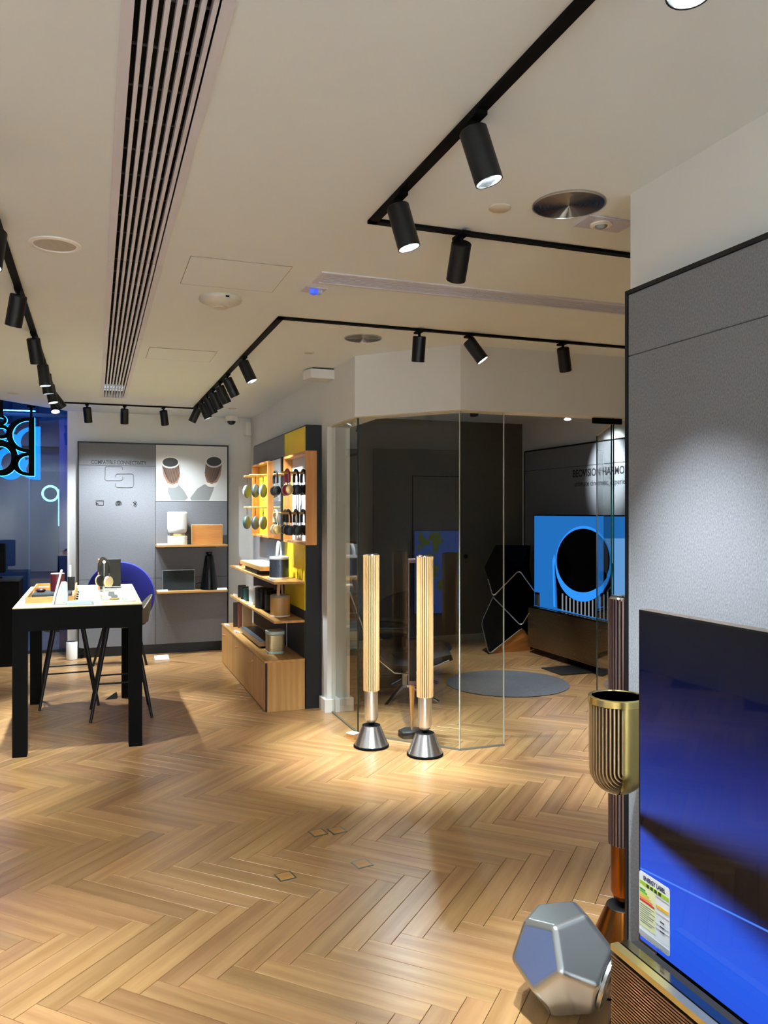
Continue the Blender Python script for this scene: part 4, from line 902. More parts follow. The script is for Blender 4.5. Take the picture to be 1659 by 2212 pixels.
# slatted column speakers
def column_speaker(x,y,rz,slatm,tubem,conem,topm,lab,single=False,H=1.31,grp=None,front=None):
    t=thing('column_speaker',lab,'speaker',(x,y,0),rz,grp); k=H/1.31
    MB().lathe([(.112,0),(.121,.004),(.121,.014),(.116,.018)],48).build('base_ring',BLACKM,t)
    MB().lathe([(.116,.018),(.062,.146)],64).build('cone_base',conem,t)
    MB().lathe([(.062,.146),(.058,.149),(.0001,.146)],40).build('cone_top',BLACK,t)
    M=Matrix.Translation((.012,.03,.14)); MB().box(-.014,-.012,0,.018,.012,.055,M).build('link',BLACKM,t)
    zb=.385*k; MB().lathe([(.0001,.160),(.022,.163),(.037,.176),(.046,.20),(.046,zb)],48).build('tube',tubem,t)
    MB().lathe([(.047,zb-.0),(.050,zb+.002),(.050,H-.012),(.047,H-.010)],40).build('cloth_core',mat('core_dark','17120e',.9),t)
    n=28; R=.0555; ms=None
    acc=MB()
    for i in range(n):
        a=2*math.pi*i/n; M=Matrix.Rotation(a,4,'Z'); 
        w=.0070
        if single:
            if ms is None: ms=MB().box(R-.006,-w/2,zb-.002,R,w/2,H-.006).mesh('slat',slatm)
            o=bpy.data.objects.new('slat',ms); COL.objects.link(o); o.parent=t; o.rotation_euler=(0,0,a)
        else: acc.box(R-.007,-w/2,zb-.002,R,w/2,H-.006,M)
    if not single: acc.build('slats',slatm,t)['kind']='stuff'
    if front:
        MB().lathe([(R-.003,zb+.03),(R-.003,H-.045)],14,None,front[0],front[1]).build('front_cover',slatm,t)
    MB().lathe([(.052,H-.012),(.054,H-.006),(.05,H),(.044,H-.002),(.0001,H-.004)],40).build('top_disc',topm,t)
    pt=MB(); 
    for i in range(5): pt.cbox((-.03+.015*i,0,H+.002),(.006,.05,.006))
    pt.build('top_fins',CHROME,t)['kind']='stuff'
    return t
CS='pale oak slatted column speakers in front of the glass room'
a=onD(802,1612,5.44); b=onD(918,1630,5.25)
column_speaker(a.x,a.y,.1,SLATOAK,ALU,ALU,CHROME,'left of two oak slatted column speakers on silver cones by the glass',H=1.315,grp=CS,front=(math.radians(-75),math.radians(-30)))
column_speaker(b.x,b.y,.1,SLATOAK,ALU,ALU,CHROME,'right of two oak slatted column speakers on silver cones by the glass',H=1.315,grp=CS,front=(math.radians(-75),math.radians(-30)))
column_speaker(1.840,2.462,0,MAUVE,BRONZE,BRONZE,CHROME,'mauve and bronze column speaker half hidden behind the near panel edge',True,H=1.288,front=(math.radians(-78),math.radians(10)))
# small connector box with card by the left column speaker
t=thing('sample_box','small wooden box with white label and brass plugs on the floor by the glass','box',(1.72,5.37,0),.5)
MB().box(-.03,-.035,0,.03,.035,.035).build('box',OAK,t); MB().box(-.034,-.037,.035,.034,.037,.04).build('label_plate',CARDW,t)
for k in (-1,1): MB().cyl((.03,.015*k,.02),(.055,.015*k,.018),.006,n=8).build('plug',GOLDF,t)
# slim speaker behind the glass
t=thing('slim_speaker','thin upright bronze speaker on a black wedge foot just behind the glass','speaker',(2.13,5.27,0),-.3)
MB().prism([(-.07,-.07),(.06,-.07),(.10,0),(.06,.07),(-.05,.07),(-.10,.0)],0,.05).build('foot',mat('foot_graphite','2a2926',.45),t,.008)
MB().add([(-.006,-.01,.05),(.006,-.01,.05),(.006,.01,.05),(-.006,.01,.05),(-.02,-.015,.37),(.02,-.015,.37),(.02,.015,.37),(-.02,.015,.37)],[(3,2,1,0),(4,5,6,7),(0,1,5,4),(1,2,6,5),(2,3,7,6),(3,0,4,7)]).build('spike',ORANGE,t)
MB().box(-.028,-.02,.37,.028,.02,1.27).build('body',MAUVE,t,.004); MB().box(-.02,-.022,.40,.028,-.02,1.24).build('front_cloth',BLACKM,t)
# ================================================================ WALL SPEAKER, BRASS
R=.0875; gz0=.722; gz1=1.028
gs=thing('wall_speaker','brass slatted speaker with black glass top and rounded bottom, on the near panel edge','speaker',(1.535,2.085,gz0),math.radians(157))
# local +X is the front (towards the shop)
h=gz1-gz0; zc=R*1.0
shell=[(R*math.sin(math.pi/2*i/10)+(1e-5 if i==0 else 0),zc-R*math.cos(math.pi/2*i/10)) for i in range(11)]+[(R,h-.022)]
MB().lathe(shell,40,None,math.radians(86),math.radians(274)).build('shell',GOLD,gs)
core=[((r-.009 if r>.01 else r),z+.009 if z<zc*.5 else z) for r,z in shell]
MB().lathe(core,32,None,math.radians(-90),math.radians(90)).build('core',mat('core_black','0a0808',.8),gs)
def slatpath(w):
    q=math.sqrt(max(R*R-w*w,1e-9)); P=[(q,w,h-.024),(q,w,zc)]
    for i in range(1,13):
        a=math.pi/2*i/12*.93; P.append((q*math.cos(a),w,zc-q*math.sin(a)))
    return P
n=23
for i in range(n):
    w=R*math.sin(math.radians(-87+174*i/(n-1)))
    P=slatpath(w); m=MB(); vs=[];fs=[]; hw_=.0023
    c=Vector((0,0,zc))
    for (x,y,z) in P:
        rad=Vector((x,y,0 if z>=zc else z-zc)).normalized(); tn=Vector((-y,x,0)).normalized() if z>=zc else Vector((-w,max(math.sqrt(R*R-w*w),.01),0)).normalized()
        p=Vector((x,y,z))
        for (s1,s2) in ((1,0),(1,-.010),(-1,-.010),(-1,0)): vs.append(p+tn*s1*hw_+rad*s2)
    k=len(P)
    for j in range(k-1):
        for q_ in range(4): fs.append((j*4+q_,j*4+(q_+1)%4,(j+1)*4+(q_+1)%4,(j+1)*4+q_))
    fs+=[(3,2,1,0),tuple((k-1)*4+q_ for q_ in range(4))]
    m.add(vs,fs).build('slat',mat('slat_gold','c9ae86',.35,.85),gs)
MB().lathe([(R-.006,h-.026),(R+.0015,h-.022),(R+.0015,h-.002),(R-.002,h),(R-.009,h),(R-.010,h-.004)],56).build('rim',GOLDF,gs)
MB().lathe([(R-.010,h-.003),(.0001,h-.003)],48).build('glass_top',BGLASS,gs)
MB().box(-.165,-.025,.10,-R+.01,.025,.16).build('wall_bracket',BLACKM,gs)
# ================================================================ NEAR TELEVISION
XT=1.40; ty1=onX(1383,1500,XT).y; ty0=.28; tz0=.432; tz1=1.335
tv=thing('television','large near television showing deep blue picture at right edge','television')
MB().box(XT+.001,ty0,tz0,XT+.035,ty1,tz1).build('back_shell',mat('tv_bronze_side','7d685a',.35,.8),tv)
MB().box(XT-.004,ty0,tz0,XT+.001,ty1-.0,tz1).build('bezel',mat('tv_bezel','030304',.1),tv)
sm=bpy.data.materials.new('tv_screen'); sm.use_nodes=True; nt=sm.node_tree; L=nt.links; N=nt.nodes.new
b=nt.nodes['Principled BSDF']; b.inputs['Base Color'].default_value=(.002,.002,.004,1); b.inputs['Roughness'].default_value=.03; b.inputs['Specular IOR Level'].default_value=.25
tc=N('ShaderNodeTexCoord'); sx=N('ShaderNodeSeparateXYZ'); L.new(tc.outputs['Object'],sx.inputs[0])
def ma(op,a,bb,c=None):
    x=N('ShaderNodeMath'); x.operation=op
    for i,v in enumerate((a,bb,c)):
        if v is None: continue
        if hasattr(v,'is_linked') or hasattr(v,'links'): L.new(v,x.inputs[i])
        else: x.inputs[i].default_value=v
    return x.outputs[0]
Yt=ma('SUBTRACT',ty1,sx.outputs['Y'])                     # distance from the far edge
Zt=ma('MULTIPLY_ADD',Yt,-.03,sx.outputs['Z'])
base=N('ShaderNodeValToRGB'); els=base.color_ramp.elements
zz=ma('SUBTRACT',Zt,tz0); zn=ma('DIVIDE',zz,.9); L.new(zn,base.inputs[0])
stops=[(0,'2a55d8'),(.10,'2258e0'),(.22,'2350d6'),(.40,'2c429c'),(.46,'1c3690'),(.58,'0c2070'),(.70,'041245'),(.84,'010620'),(1,'000205')]
while len(els)<len(stops): els.new(.5)
for e,(p,c_) in zip(els,stops): e.position=p; e.color=lin(c_)
# blurred dark sweep, widening towards the viewer
cen=ma('MULTIPLY_ADD',Yt,-.05,.765); dz=ma('ABSOLUTE',ma('SUBTRACT',sx.outputs['Z'],cen),None)
wd=ma('MULTIPLY_ADD',Yt,.26,.028); rt=ma('DIVIDE',dz,wd); ms_=N('ShaderNodeMapRange'); ms_.interpolation_type='SMOOTHSTEP'; ms_.inputs['From Min'].default_value=.25; ms_.inputs['From Max'].default_value=1.15; L.new(rt,ms_.inputs['Value'])
mi=N('ShaderNodeMix'); mi.data_type='RGBA'; L.new(ms_.outputs[0],mi.inputs['Factor']); mi.inputs[6].default_value=(.002,.001,.001,1); L.new(base.outputs[0],mi.inputs[7])
# thin bright line below the sweep
ln=ma('MULTIPLY_ADD',Yt,.10,.632); dl=ma('ABSOLUTE',ma('SUBTRACT',sx.outputs['Z'],ln),None); ll=N('ShaderNodeMapRange'); ll.interpolation_type='SMOOTHSTEP'; ll.inputs['From Min'].default_value=.0035; ll.inputs['From Max'].default_value=.001; ll.inputs['To Min'].default_value=0; ll.inputs['To Max'].default_value=1
ll.inputs['From Min'].default_value=.001; ll.inputs['From Max'].default_value=.0035; ll.inputs['To Min'].default_value=1; ll.inputs['To Max'].default_value=0; L.new(dl,ll.inputs['Value'])
m2=N('ShaderNodeMix'); m2.data_type='RGBA'; L.new(ll.outputs[0],m2.inputs['Factor']); L.new(mi.outputs[2],m2.inputs[6]); m2.inputs[7].default_value=lin('4a80f0')
L.new(m2.outputs[2],b.inputs['Emission Color']); b.inputs['Emission Strength'].default_value=.5
MB().box(XT-.005,ty0+.008,tz0+.008,XT-.004,ty1-.006,tz1-.006).build('screen',sm,tv)
# energy label
el=thing('energy_label','paper energy label with coloured bars stuck on the corner of the nearest television','label')
XL=XT-.0062; ya_=ty1-.004; yb_=ya_-.122; za=.452; zb=.628
def lab(name,u0,v0,u1,v1,c,dx=0): # u,v 0..1 in the label
    A_=ya_+(yb_-ya_)*u0; B_=ya_+(yb_-ya_)*u1
    return MB().box(XL-.0003-dx,A_,za+(zb-za)*v0,XL+.0003-dx,B_,za+(zb-za)*v1).build(name,mat('lab_'+c,c,.5),el)
MB().prism(rrect(.122,zb-za,.008),-.0004,.0004,Matrix.Translation((XL,(ya_+yb_)/2,(za+zb)/2))@R_X).build('paper',mat('label_paper','dfe6ee',.4),el)
lab('green_band',.02,.80,.98,.86,'9dc23c',.0006); lab('left_column',.02,.17,.55,.79,'d9e2b4',.0006)
for i,(c_,u) in enumerate((('2f8a4a',.22),('5fae4a',.28),('b9c94a',.34),('e0b84a',.40),('e07a5a',.46),('c4202e',.52))): lab('rating_bar',.03,.745-.034*i-.026,u,.745-.034*i,c_,.0010)
lab('yellow_arrow',.58,.60,.97,.65,'dcae3c',.001)
for i in range(9): lab('text_line',.04,.50-.033*i,(.50,.42,.54,.36,.50,.47,.33,.52,.44)[i],.508-.033*i,'5a6478',.001)
for v_ in (.77,.53,.37,.30): lab('rule',.56,v_,.98,v_+.004,'8a94a8',.001)
lab('bottom_band',.02,.02,.98,.10,'aab0b4',.0006)
for i in range(3): lab('figures',.70,.42-.07*i,.84,.44-.07*i,'3a4458',.0012)
for i in range(4): lab('character_block',.26+.13*i,.805,.34+.13*i,.855,'2f3a1c',.0012)
text('lettering','ENERGY LABEL',mat('label_ink','101a50',.5),(XL-.0008,ya_-.018,zb-.0195),R_X,.016,el,.088,.0002,.0004)
text('lettering','A B C D',mat('label_ink2','8a2a30',.5),(XL-.0012,ya_-.05,za+.006),R_X,.009,el,.05,.0002) if False else None
# brass soundbar under it
sb=thing('soundbar','long brass soundbar with ribbed brown front below the nearest television','soundbar')
X0=1.280; yl=onX(1320,2039,X0).y; zt=.463; zb=.03; yr=.30
MB().box(X0+.010,yr,zb,X0+.085,yl,zt-.008).build('cabinet',mat('bar_core','0d0a08',.8),sb)
MB().box(X0-.001,yr,zt-.016,X0+.023,yl+.001,zt).build('front_rail',mat('pale_brass','f4e6a4',.32,1),sb)
MB().box(X0+.023,yr,zt-.010,X0+.028,yl,zt-.004).build('groove',BLACKM,sb)
MB().box(X0+.028,yr,zt-.010,X0+.054,yl+.001,zt).build('top_rail',mat('mirror_brass','b8ab84',.10,1),sb)
MB().box(X0+.054,yr,zt-.045,XT+.03,yl-.03,zt-.035).build('ledge',mat('mirror_nickel','b9b8b4',.10,1),sb)
ms=MB().add([(0,yr,0),(0,yl,0),(0,yl,.0048),(0,yr,.0048),(.010,yr,0),(.010,yl,0),(.010,yl,.0048),(.010,yr,.0048)],[(0,3,2,1),(4,5,6,7),(0,1,5,4),(2,3,7,6),(1,2,6,5),(0,4,7,3)]).mesh('slat',mat('rib_brown','9a7d66',.32,.85))
ns=int((zt-.018-zb)/.0082)
for i in range(ns):
    o=bpy.data.objects.new('slat',ms); COL.objects.link(o); o.parent=sb; o.location=(X0,0,zb+.0082*i)
MB().box(X0+.03,yl-.5,0,X0+.10,yl-.2,.03).build('foot',BLACKM,sb)
# ================================================================ DODECAHEDRAL SPEAKER
CEN=Vector((1.4281,2.2198,.1605))
DV=[(-0.0785,-0.0662,0.1438),(-0.1699,0.0486,0.002),(0.0108,-0.1763,-0.0029),(-0.0806,-0.0616,-0.1447),(0.0806,0.0616,0.1447),(-0.0108,0.1763,0.0029),(0.1699,-0.0486,-0.002),(0.0785,0.0662,-0.1438),(0.0463,-0.0588,0.16),(-0.1214,0.0497,0.1184),(-0.1005,-0.1388,0.0431),(-0.1015,0.1269,-0.0694),(0.023,-0.1286,-0.1189),(-0.1569,-0.0679,-0.0445),(0.1015,-0.1269,0.0694),(-0.023,0.1286,0.1189),(0.1569,0.0679,0.0445),(-0.0463,0.0588,-0.16),(0.1214,-0.0497,-0.1184),(0.1005,0.1388,-0.0431)]
DF=[[15,9,0,8,4],[5,11,1,9,15],[6,14,2,12,18],[18,12,3,17,7],[13,10,0,9,1],[3,12,2,10,13],[5,15,4,16,19],[19,16,6,18,7],[14,8,0,10,2],[6,16,4,8,14],[3,13,1,11,17],[17,11,5,19,7]]
dd=thing('subwoofer','silver dodecahedral floor speaker with one open black driver face, beside the brass soundbar','speaker',CEN)
o=MB().add(DV,DF).build('body',mat('polished_aluminium','b6babd',.27,.9),dd,.017,5)
for p in o.data.polygons: p.use_smooth=True
o.data.update()
try: o.modifiers['bevel'].harden_normals=True
except Exception: pass
dn=Vector((.608,-.755,-.246)).normalized(); fc_=sum((Vector(DV[i]) for i in DF[2]),Vector())/5
Mf=Matrix.Translation(fc_)@dn.to_track_quat('Z','Y').to_matrix().to_4x4()
MB().lathe([(.072,-.001),(.086,.0),(.088,.010),(.084,.013),(.080,.011)],48,Mf).build('driver_rim',ALUS,dd)
MB().lathe([(.080,.011),(.074,.002),(.05,-.001),(.03,.010),(.0001,.014)],40,Mf).build('driver_cone',mat('driver_black','0a0a0b',.4),dd)
MB().tube([(.13,-.02,-.15),(.20,-.06,-.156),(.27,-.1,-.157)],.004,6).build('cable',BLACKM,dd)
# floor sockets
TLW=mat('steel_edge','77817e',.35,.9)
for (px,py,labl) in ((687,1799,'left one of the paired square floor sockets framed in steel'),(728,1794,'right one of the paired square floor sockets framed in steel'),(782,1866,'single square floor socket with steel edge, nearer on the right'),(616,1893,'single square floor socket with steel edge, nearest of the four')):
    p=onZ(px,py); t=thing('floor_socket',labl,'floor socket',(p.x,p.y,0),math.radians(10),'steel edged floor sockets'); s_=.039
    MB().box(-s_,-s_,-.0005,s_,s_,.0016).build('frame',TLW,t); MB().box(-s_+.007,-s_+.007,.0016,s_-.007,s_-.007,.0022).build('wood_inlay',OAKX,t)
# ================================================================ LISTENING ROOM
rg=MB().lathe([(.565,0),(.57,.006),(.56,.012),(.0001,.012)],72).build('round_rug',mat('rug_grey','5c5d62',.95,noise=.22,nscale=45,bump=.8,sheen=.3)); rp=onZ(1100,1478); rg.location=(3.63,6.60,0); tag(rg,'round dark grey rug on the floor of the glass room','rug')
fp=thing('wall_panel','grey fabric wall panel with television lettering inside the glass room','wall panel')
XR=5.05
MB().box(XR+.008,2.6,0,5.10,8.74,2.35).build('backing',BLACKM,fp); MB().box(XR-.004,8.73,0,5.10,8.745,2.36).box(XR-.004,2.6,2.35,5.10,8.73,2.364).build('frame',BLACK,fp)
ys=[8.73,7.75,6.75,5.6,4.4,2.6]
for a,b in zip(ys,ys[1:]):
    for (z0,z1) in ((0.0,2.112),(2.115,2.35)): MB().box(XR,b+.002,z0+.001,XR+.008,a-.001,z1-.001).build('fabric_panel',FAB,fp,.001,1)
t0=onX(1237,1031,XR-.001); t1=onX(1348,1026,XR-.001)
text('lettering','BEOVISION HARMONY',INK,(XR-.0012,t0.y,t0.z),R_X,.115,fp,(t0.y-t1.y)*17/14.6,.0006,.0022)
t0=onX(1241,1051,XR-.001); t1=onX(1348,1046,XR-.001)
text('lettering','ultimate cinematic experience',INK,(XR-.0012,t0.y,t0.z),R_X,.085,fp,(t0.y-t1.y)*29/25.2)
# far television
XV=4.80; vy1=8.09; vy0=6.35; vz0=.50; vz1=1.573
tv2=thing('television','television in the glass room showing a round black speaker on blue','television')
MB().box(XV,vy0,vz0,XV+.04,vy1,vz1).build('bezel',mat('tv_bezel','030304',.1),tv2)
def sp(px,py,dx): return onX(px,py,XV-.001-dx)
def scr(name,pts,m,dx): return MB().slab([sp(x,y,dx) for x,y in pts],(-1,0,0),.0006).build(name,m,tv2)
SB=emat('scr_blue','2272c4',.42); SBD=emat('scr_ring','2f8ff0',.5); SBL=emat('scr_light','6fa8ea',.42); SK=mat('scr_black','020203',.12); SGY=emat('scr_grey','9aa0a8',.3)
MB().box(XV-.001,vy0+.012,vz0+.012,XV,vy1-.012,vz1-.012).build('screen',SB,tv2)
def c5(x,y): return (1020+x/3.567,880+y/3.567)
scr('picture_wall',[c5(*p) for p in [(960,1010),(1330,1010),(1330,1600),(1060,1620),(1060,1400)]],SBL,.001)
scr('picture_body',[c5(*p) for p in [(632,1180),(650,1400),(655,1548),(860,1600),(1060,1640),(1075,1400),(1085,1200)]],SK,.002)
for i in range(13):
    x=690+i*29; yt=1400+95*math.sin(math.pi*(x-640)/430)-30*(0 if x<700 else 0); yb=1560+(x-655)*.21
    scr('picture_slat',[c5(x,yt),c5(x+11,yt),c5(x+11,yb),c5(x,yb)],SGY,.003)
scr('picture_edge',[c5(*p) for p in [(618,1180),(632,1130),(640,1180),(632,1260),(640,1540),(626,1535)]],SBD,.003)
scr('picture_ring',[c5(857+x,1205+y) for x,y in ell(217,292,48)],SBD,.0035)
scr('picture_rim',[c5(855+x,1180+y) for x,y in ell(205,246,48)],SK,.0045)
scr('picture_window',[c5(*p) for p in [(955,1010),(1020,1030),(1045,1100),(1050,1200),(1035,1310),(1000,1370),(955,1400)]],emat('scr_dimgrey','3a3d44',.3),.0055)
scr('picture_knob',[c5(1005+x,1300+y) for x,y in ell(32,36)],SK,.0065)
el2=thing('energy_label','tiny paper label on the lower corner of the television in the glass room','label')
lp_=[sp(1155,1278,.008),sp(1166,1280,.008),sp(1166,1310,.008),sp(1155,1307,.008)]; MB().slab(lp_,(-1,0,0),.0006).build('paper',mat('label_paper','dfe6ee',.4),el2)
MB().slab([sp(1156,1279.5,.009),sp(1165,1281.5,.009),sp(1165,1285,.009),sp(1156,1283,.009)],(-1,0,0),.0004).build('heading',mat('lab_ink3','2a3a80',.5),el2)
sb2=thing('soundbar','wide ribbed bronze soundbar in two halves below the far television','soundbar')
XS=4.65; a1=7.973; am=onX(1240,1360,XS).y; a0=6.30; bz0=.075; bz1=.537
MB().box(XS+.012,a0,bz0,XS+.09,a1,bz1-.006).build('cabinet',mat('bar_core','0d0a08',.8),sb2)
for (p,q_) in ((am+.003,a1),(a0,am-.003)):
    m=MB(); k=int((bz1-.012-bz0)/.0135)
    for i in range(k): m.box(XS,p,bz0+.0135*i,XS+.012,q_,bz0+.0135*i+.0085)
    m.build('slat_panel',mat('rib_champagne','a08a66',.35,.8),sb2)['kind']='stuff'
    MB().box(XS-.001,p,bz1-.008,XS+.03,q_,bz1).build('top_rail',mat('rail_champagne','cdbd98',.25,1),sb2)
MB().box(XS+.03,7.0,.012,XS+.09,7.2,bz0).build('stem',BLACKM,sb2); MB().box(XS-.35,6.72,0,XS+.20,7.10,.012).build('foot_plate',mat('plate_grey2','4b4b48',.4,.7),sb2)
MB().box(XS+.09,7.0,.2,XV,7.3,.49).build('mount',BLACKM,sb2)
# faceted speaker tower
ft=thing('faceted_speaker','tall black faceted speaker with silver edges and wooden foot in the glass room','speaker')
P={'T1':(1070.5,1177,9.25),'T2':(1146,1178,9.25),'AP':(1121.5,1231,9.08),'LL':(1046.6,1225,9.15),'WL':(1065,1289,9.12),'R1':(1153.5,1276,9.05),'R2':(1153,1307,9.05),'AP2':(1126,1352,9.10),'LO':(1039.6,1345,9.05),'BO':(1056.5,1412.7,8.99),'AP3':(1127,1357,9.10),'RL':(1142,1372,9.15),'R0':(1143,1225,9.12),'RM':(1139,1332,9.12)}
P={k:onD(*v) for k,v in P.items()}
back=Vector((S20+.18*C20,C20-.18*S20,0)).normalized()*.32
WF=Vector((P['RL'].x+.06,P['RL'].y+.06,0))
P['BO'].z=.0
ring_=[P[k] for k in ('T1','T2','R0','R1','R2','RM','RL')]+[WF,P['BO'],P['LO'],P['WL'],P['LL']]
cz=sum(ring_,Vector())/len(ring_)
bk=[]
for p in ring_:
    q_=cz+(p-cz)*.72+back; q_.z=max(0,p.z*.9+.06 if p.z>.05 else 0); bk.append(q_)
k=len(ring_); fs=[(i,(i+1)%k,(i+1)%k+k,i+k) for i in range(k)]
cb=MB(); cb.add([p+Vector((0,0,0)) for p in ring_]+bk,[tuple(reversed(f)) for f in fs]+[tuple(range(k,2*k))])
cb.build('core',mat('tower_black','0b0c0e',.35),ft)
CL=mat('speaker_cloth_black','020203',1,0,.02); CL2=mat('speaker_cloth_top','060c0b',.9,0,.05)
def facet(keys,m,bulge=.03):
    Q=[P[k] for k in keys]; c=sum(Q,Vector())/len(Q)-back.normalized()*bulge; return MB().add(Q+[c],[(i,(i+1)%len(Q),len(Q)) for i in range(len(Q))][::1]).build('cloth_panel',m,ft)
facet(['T1','AP','T2'],CL2,.0); facet(['T1','LL','WL','AP'],CL,.02); facet(['AP','WL','AP2','RM','R2','R1'],CL,.05); facet(['T2','AP','R1','R0'],CL,0); facet(['WL','LO','BO','AP3'],CL,.04); facet(['AP2','AP3','RL','RM'],CL,0)
MB().add([P['BO'],WF,P['RL'],P['AP3']],[(0,1,2,3)]).build('wooden_foot',ORANGE,ft)
SE=mat('silver_edge','d6d8d8',.25,1)
def lerp(a,b,t): return P[a]+(P[b]-P[a])*t
fw=-back.normalized()*.012
for pts in ([lerp('LL','WL',.4),P['WL'],P['AP'],P['R1']],[P['R2'],P['AP2'],P['WL']],[P['WL'],P['LO'],P['BO'],P['AP3'],P['RL']]):
    sm_=[pts[0]]
    for i in range(1,len(pts)-1):
        a,b,c=pts[i-1],pts[i],pts[i+1]; sm_+= [b+(a-b).normalized()*.035,b+(a-b).normalized()*.012+(c-b).normalized()*.012,b+(c-b).normalized()*.035]
    sm_.append(pts[-1])
    MB().tube([p+fw for p in sm_],.0075,6).build('edge_trim',SE,ft)
# lounge chair
lc=thing('lounge_chair','low black leather lounge chair with chrome frame and star base behind the glass','chair',(2.50,6.36,0),math.radians(-104))
for i in range(4):
    a=math.radians(45+90*i+10); d=Vector((math.cos(a),math.sin(a),0)); n_=Vector((-d.y,d.x,0)); 
    vs=[];
    for (r,z,w,hh) in ((.02,.10,.03,.03),(.12,.075,.028,.025),(.33,.0,.03,.018)):
        for (s1,s2) in ((-1,0),(1,0),(1,1),(-1,1)): vs.append(d*r+n_*s1*w/2+Vector((0,0,z+s2*hh)))
    fs=[(3,2,1,0),(8,9,10,11)]+[(j*4+q_,j*4+(q_+1)%4,(j+1)*4+(q_+1)%4,(j+1)*4+q_) for j in range(2) for q_ in range(4)]
    MB().add(vs,fs).build('base_leg',CHROME,lc,.002)
MB().box(-.03,-.02,.10,.03,.02,.28).build('column',mat('cast_aluminium','a7a8a2',.35,1),lc,.003)
for s_ in (-1,1):
    x=.28*s_; MB().tube([(x,-.50,1.0),(x,-.45,.86),(x,-.36,.62),(x,-.28,.42),(x,-.12,.285),(x,.0,.27),(x,.14,.30),(x,.34,.37)],.010,8).build('side_frame',CHROME,lc)
MB().box(-.28,-.02,.265,.28,.03,.285).build('cross_bar',CHROME,lc)
def pad(prof,w,th,name,y0=0):
    m=MB(); k=len(prof); vs=[]
    cols=9
    for side in (0,1):
        for i,(y,z) in enumerate(prof):
            a=Vector(prof[max(i-1,0)]);b=Vector(prof[min(i+1,k-1)]); t_=(b-a).normalized(); nn_=Vector((-t_.y,t_.x)); nn_=-nn_ if nn_.y<0 and abs(nn_.y)>abs(nn_.x) else nn_
            if nn_.x<0 and abs(nn_.x)>=abs(nn_.y): nn_=-nn_
            for j in range(cols):
                u=-1+2*j/(cols-1); e=th*(1-.5*abs(u)**4)*(1 if side==0 else -.3)*(1-.25*math.cos(2*math.pi*i/(k-1)*3)*.5)
                vs.append((u*w/2,y+nn_.x*e,z+nn_.y*e))
    n1=k*cols; fs=[]
    for side in (0,1):
        for i in range(k-1):
            for j in range(cols-1):
                a=side*n1+i*cols+j; f=(a,a+1,a+cols+1,a+cols); fs.append(f if side else f[::-1])
    rg_=[j for j in range(cols)]+[i*cols+cols-1 for i in range(1,k)]+[(k-1)*cols+j for j in range(cols-2,-1,-1)]+[i*cols for i in range(k-2,0,-1)]
    for i in range(len(rg_)): a,b=rg_[i],rg_[(i+1)%len(rg_)]; fs.append((a,b,b+n1,a+n1))
    return m.add(vs,fs,True).build(name,LEATH,lc)
pad([(-.29,.43),(-.22,.34),(-.12,.30),(.0,.285),(.12,.31),(.25,.35),(.37,.385)],.54,.085,'seat')
pad([(-.47,.90),(-.43,.80),(-.39,.70),(-.345,.60),(-.31,.50),(-.27,.42)],.54,.085,'backrest')
pad([(-.515,1.04),(-.50,.985),(-.475,.93),(-.455,.88)],.44,.11,'headrest')
for s_ in (-1,1):
    x=.31*s_; MB().tube([(x,-.36,.60),(x,-.25,.635),(x,-.05,.63),(x,.10,.60),(x,.17,.52),(x,.18,.42),(x*.93,.16,.33)],.028,10,sq=.7).build('armrest',LEATH,lc)
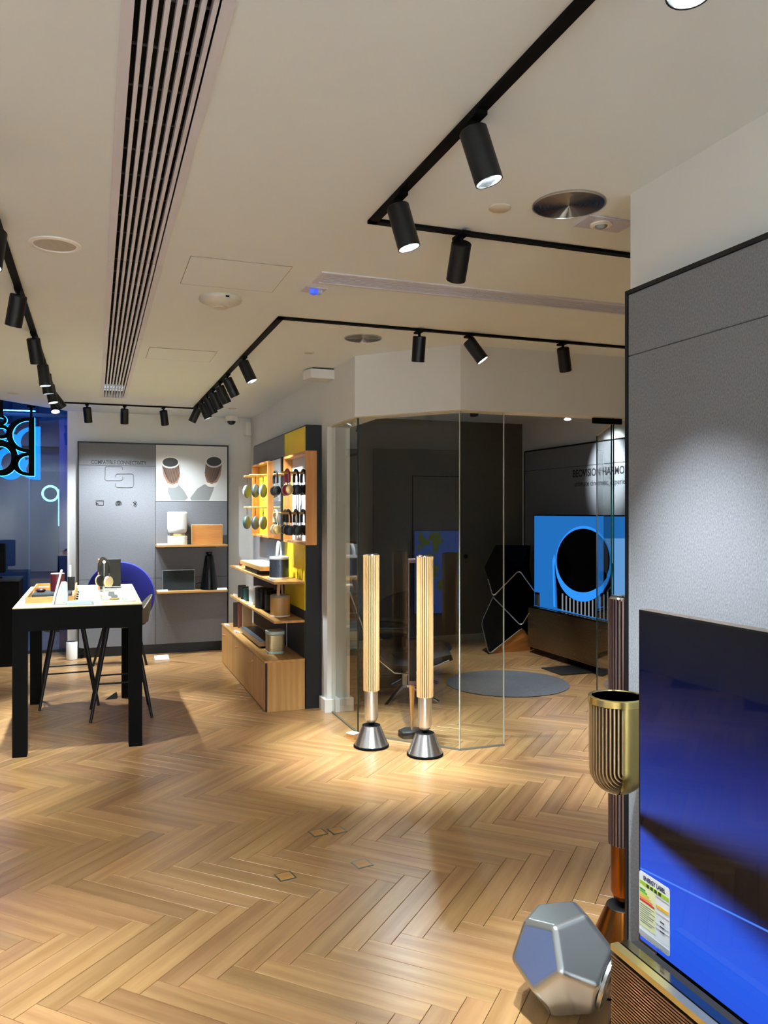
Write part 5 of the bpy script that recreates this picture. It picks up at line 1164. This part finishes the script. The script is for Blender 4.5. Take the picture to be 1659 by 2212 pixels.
# second chair built of oval cushions
oc_=thing('oval_chair','black swivel chair of large oval cushions, farther back in the glass room','chair',(2.83,7.06,0),math.radians(170))
MB().ball((0,-.30,.60),(.34,.075,.215),32,14,Matrix.Rotation(.20,4,'Y')@Matrix.Rotation(.30,4,'X')).build('back_cushion',LEATH,oc_); MB().ball((0,-.20,.42),(.28,.06,.09),28,12,Matrix.Rotation(.5,4,'X')).build('lumbar_cushion',LEATH,oc_)
MB().ball((0,.12,.335),(.38,.30,.065),32,12,Matrix.Rotation(-.10,4,'X')).build('seat',LEATH,oc_)
MB().tube([(0,-.40,.70),(0,-.38,.55),(0,-.28,.34),(0,-.05,.26),(0,.2,.27)],.018,10).build('spine',CHROME,oc_); MB().cyl((0,0,.03),(0,0,.27),.022,n=16).build('column',CHROME,oc_)
for i in range(4):
    a=math.radians(45+90*i); MB().cyl((0,0,.05),(.32*math.cos(a),.32*math.sin(a),.012),.014,.011,8).build('base_leg',CHROME,oc_)
# ================================================================ OPPOSITE WALL (seen mirrored in the glass)
op=thing('wall_panel','grey fabric wall panel with lettering on the left wall, mirrored in the glass','wall panel')
MB().box(-2.5,2.0,0,-2.46,4.52,2.41).build('backing',BLACK,op); MB().box(-2.46,2.01,0.0,-2.452,4.51,2.18).build('fabric_panel',FAB,op); MB().box(-2.46,2.01,2.183,-2.452,4.51,2.40).build('fabric_panel',FAB,op)
text('lettering','THE',INK,(-2.4515,3.36,2.05),R_PX,.13,op,.30,.0006,.002); text('lettering','for your',INK,(-2.4515,3.36,1.93),R_PX,.09,op,.36)
tv3=thing('television','television on the left wall showing leaves on blue, mirrored in the glass','television')
MB().box(-2.43,2.28,.30,-2.39,4.01,1.374).build('bezel',mat('tv_bezel','030304',.1),tv3); MB().box(-2.46,2.9,.6,-2.43,3.4,1.1).build('mount',BLACKM,tv3)
MB().box(-2.39,2.29,.31,-2.389,4.0,1.364).build('screen',emat('scr3_blue','3f74dc',.75),tv3)
GL=emat('scr3_leaf','7f9a3c',.5); lfm=MB()
for i in range(46):
    cy_=random.uniform(2.4,3.95); cz_=random.uniform(.55,1.32); a=random.uniform(0,6.28); r=random.uniform(.05,.13)
    pts=[(cy_+math.cos(a+t)*rr_*r,cz_+math.sin(a+t)*rr_*r) for t,rr_ in ((0,1),(.6,.6),(1.57,.42),(2.5,.6),(3.14,1),(3.8,.6),(4.71,.42),(5.6,.6))]
    pts=[(min(max(y,2.29),4.0),min(max(z,.31),1.364)) for y,z in pts]
    lfm.slab([Vector((-2.3885,y,z)) for y,z in pts],(1,0,0),.0004)
lfm.build('picture_leaves',GL,tv3)['kind']='stuff'
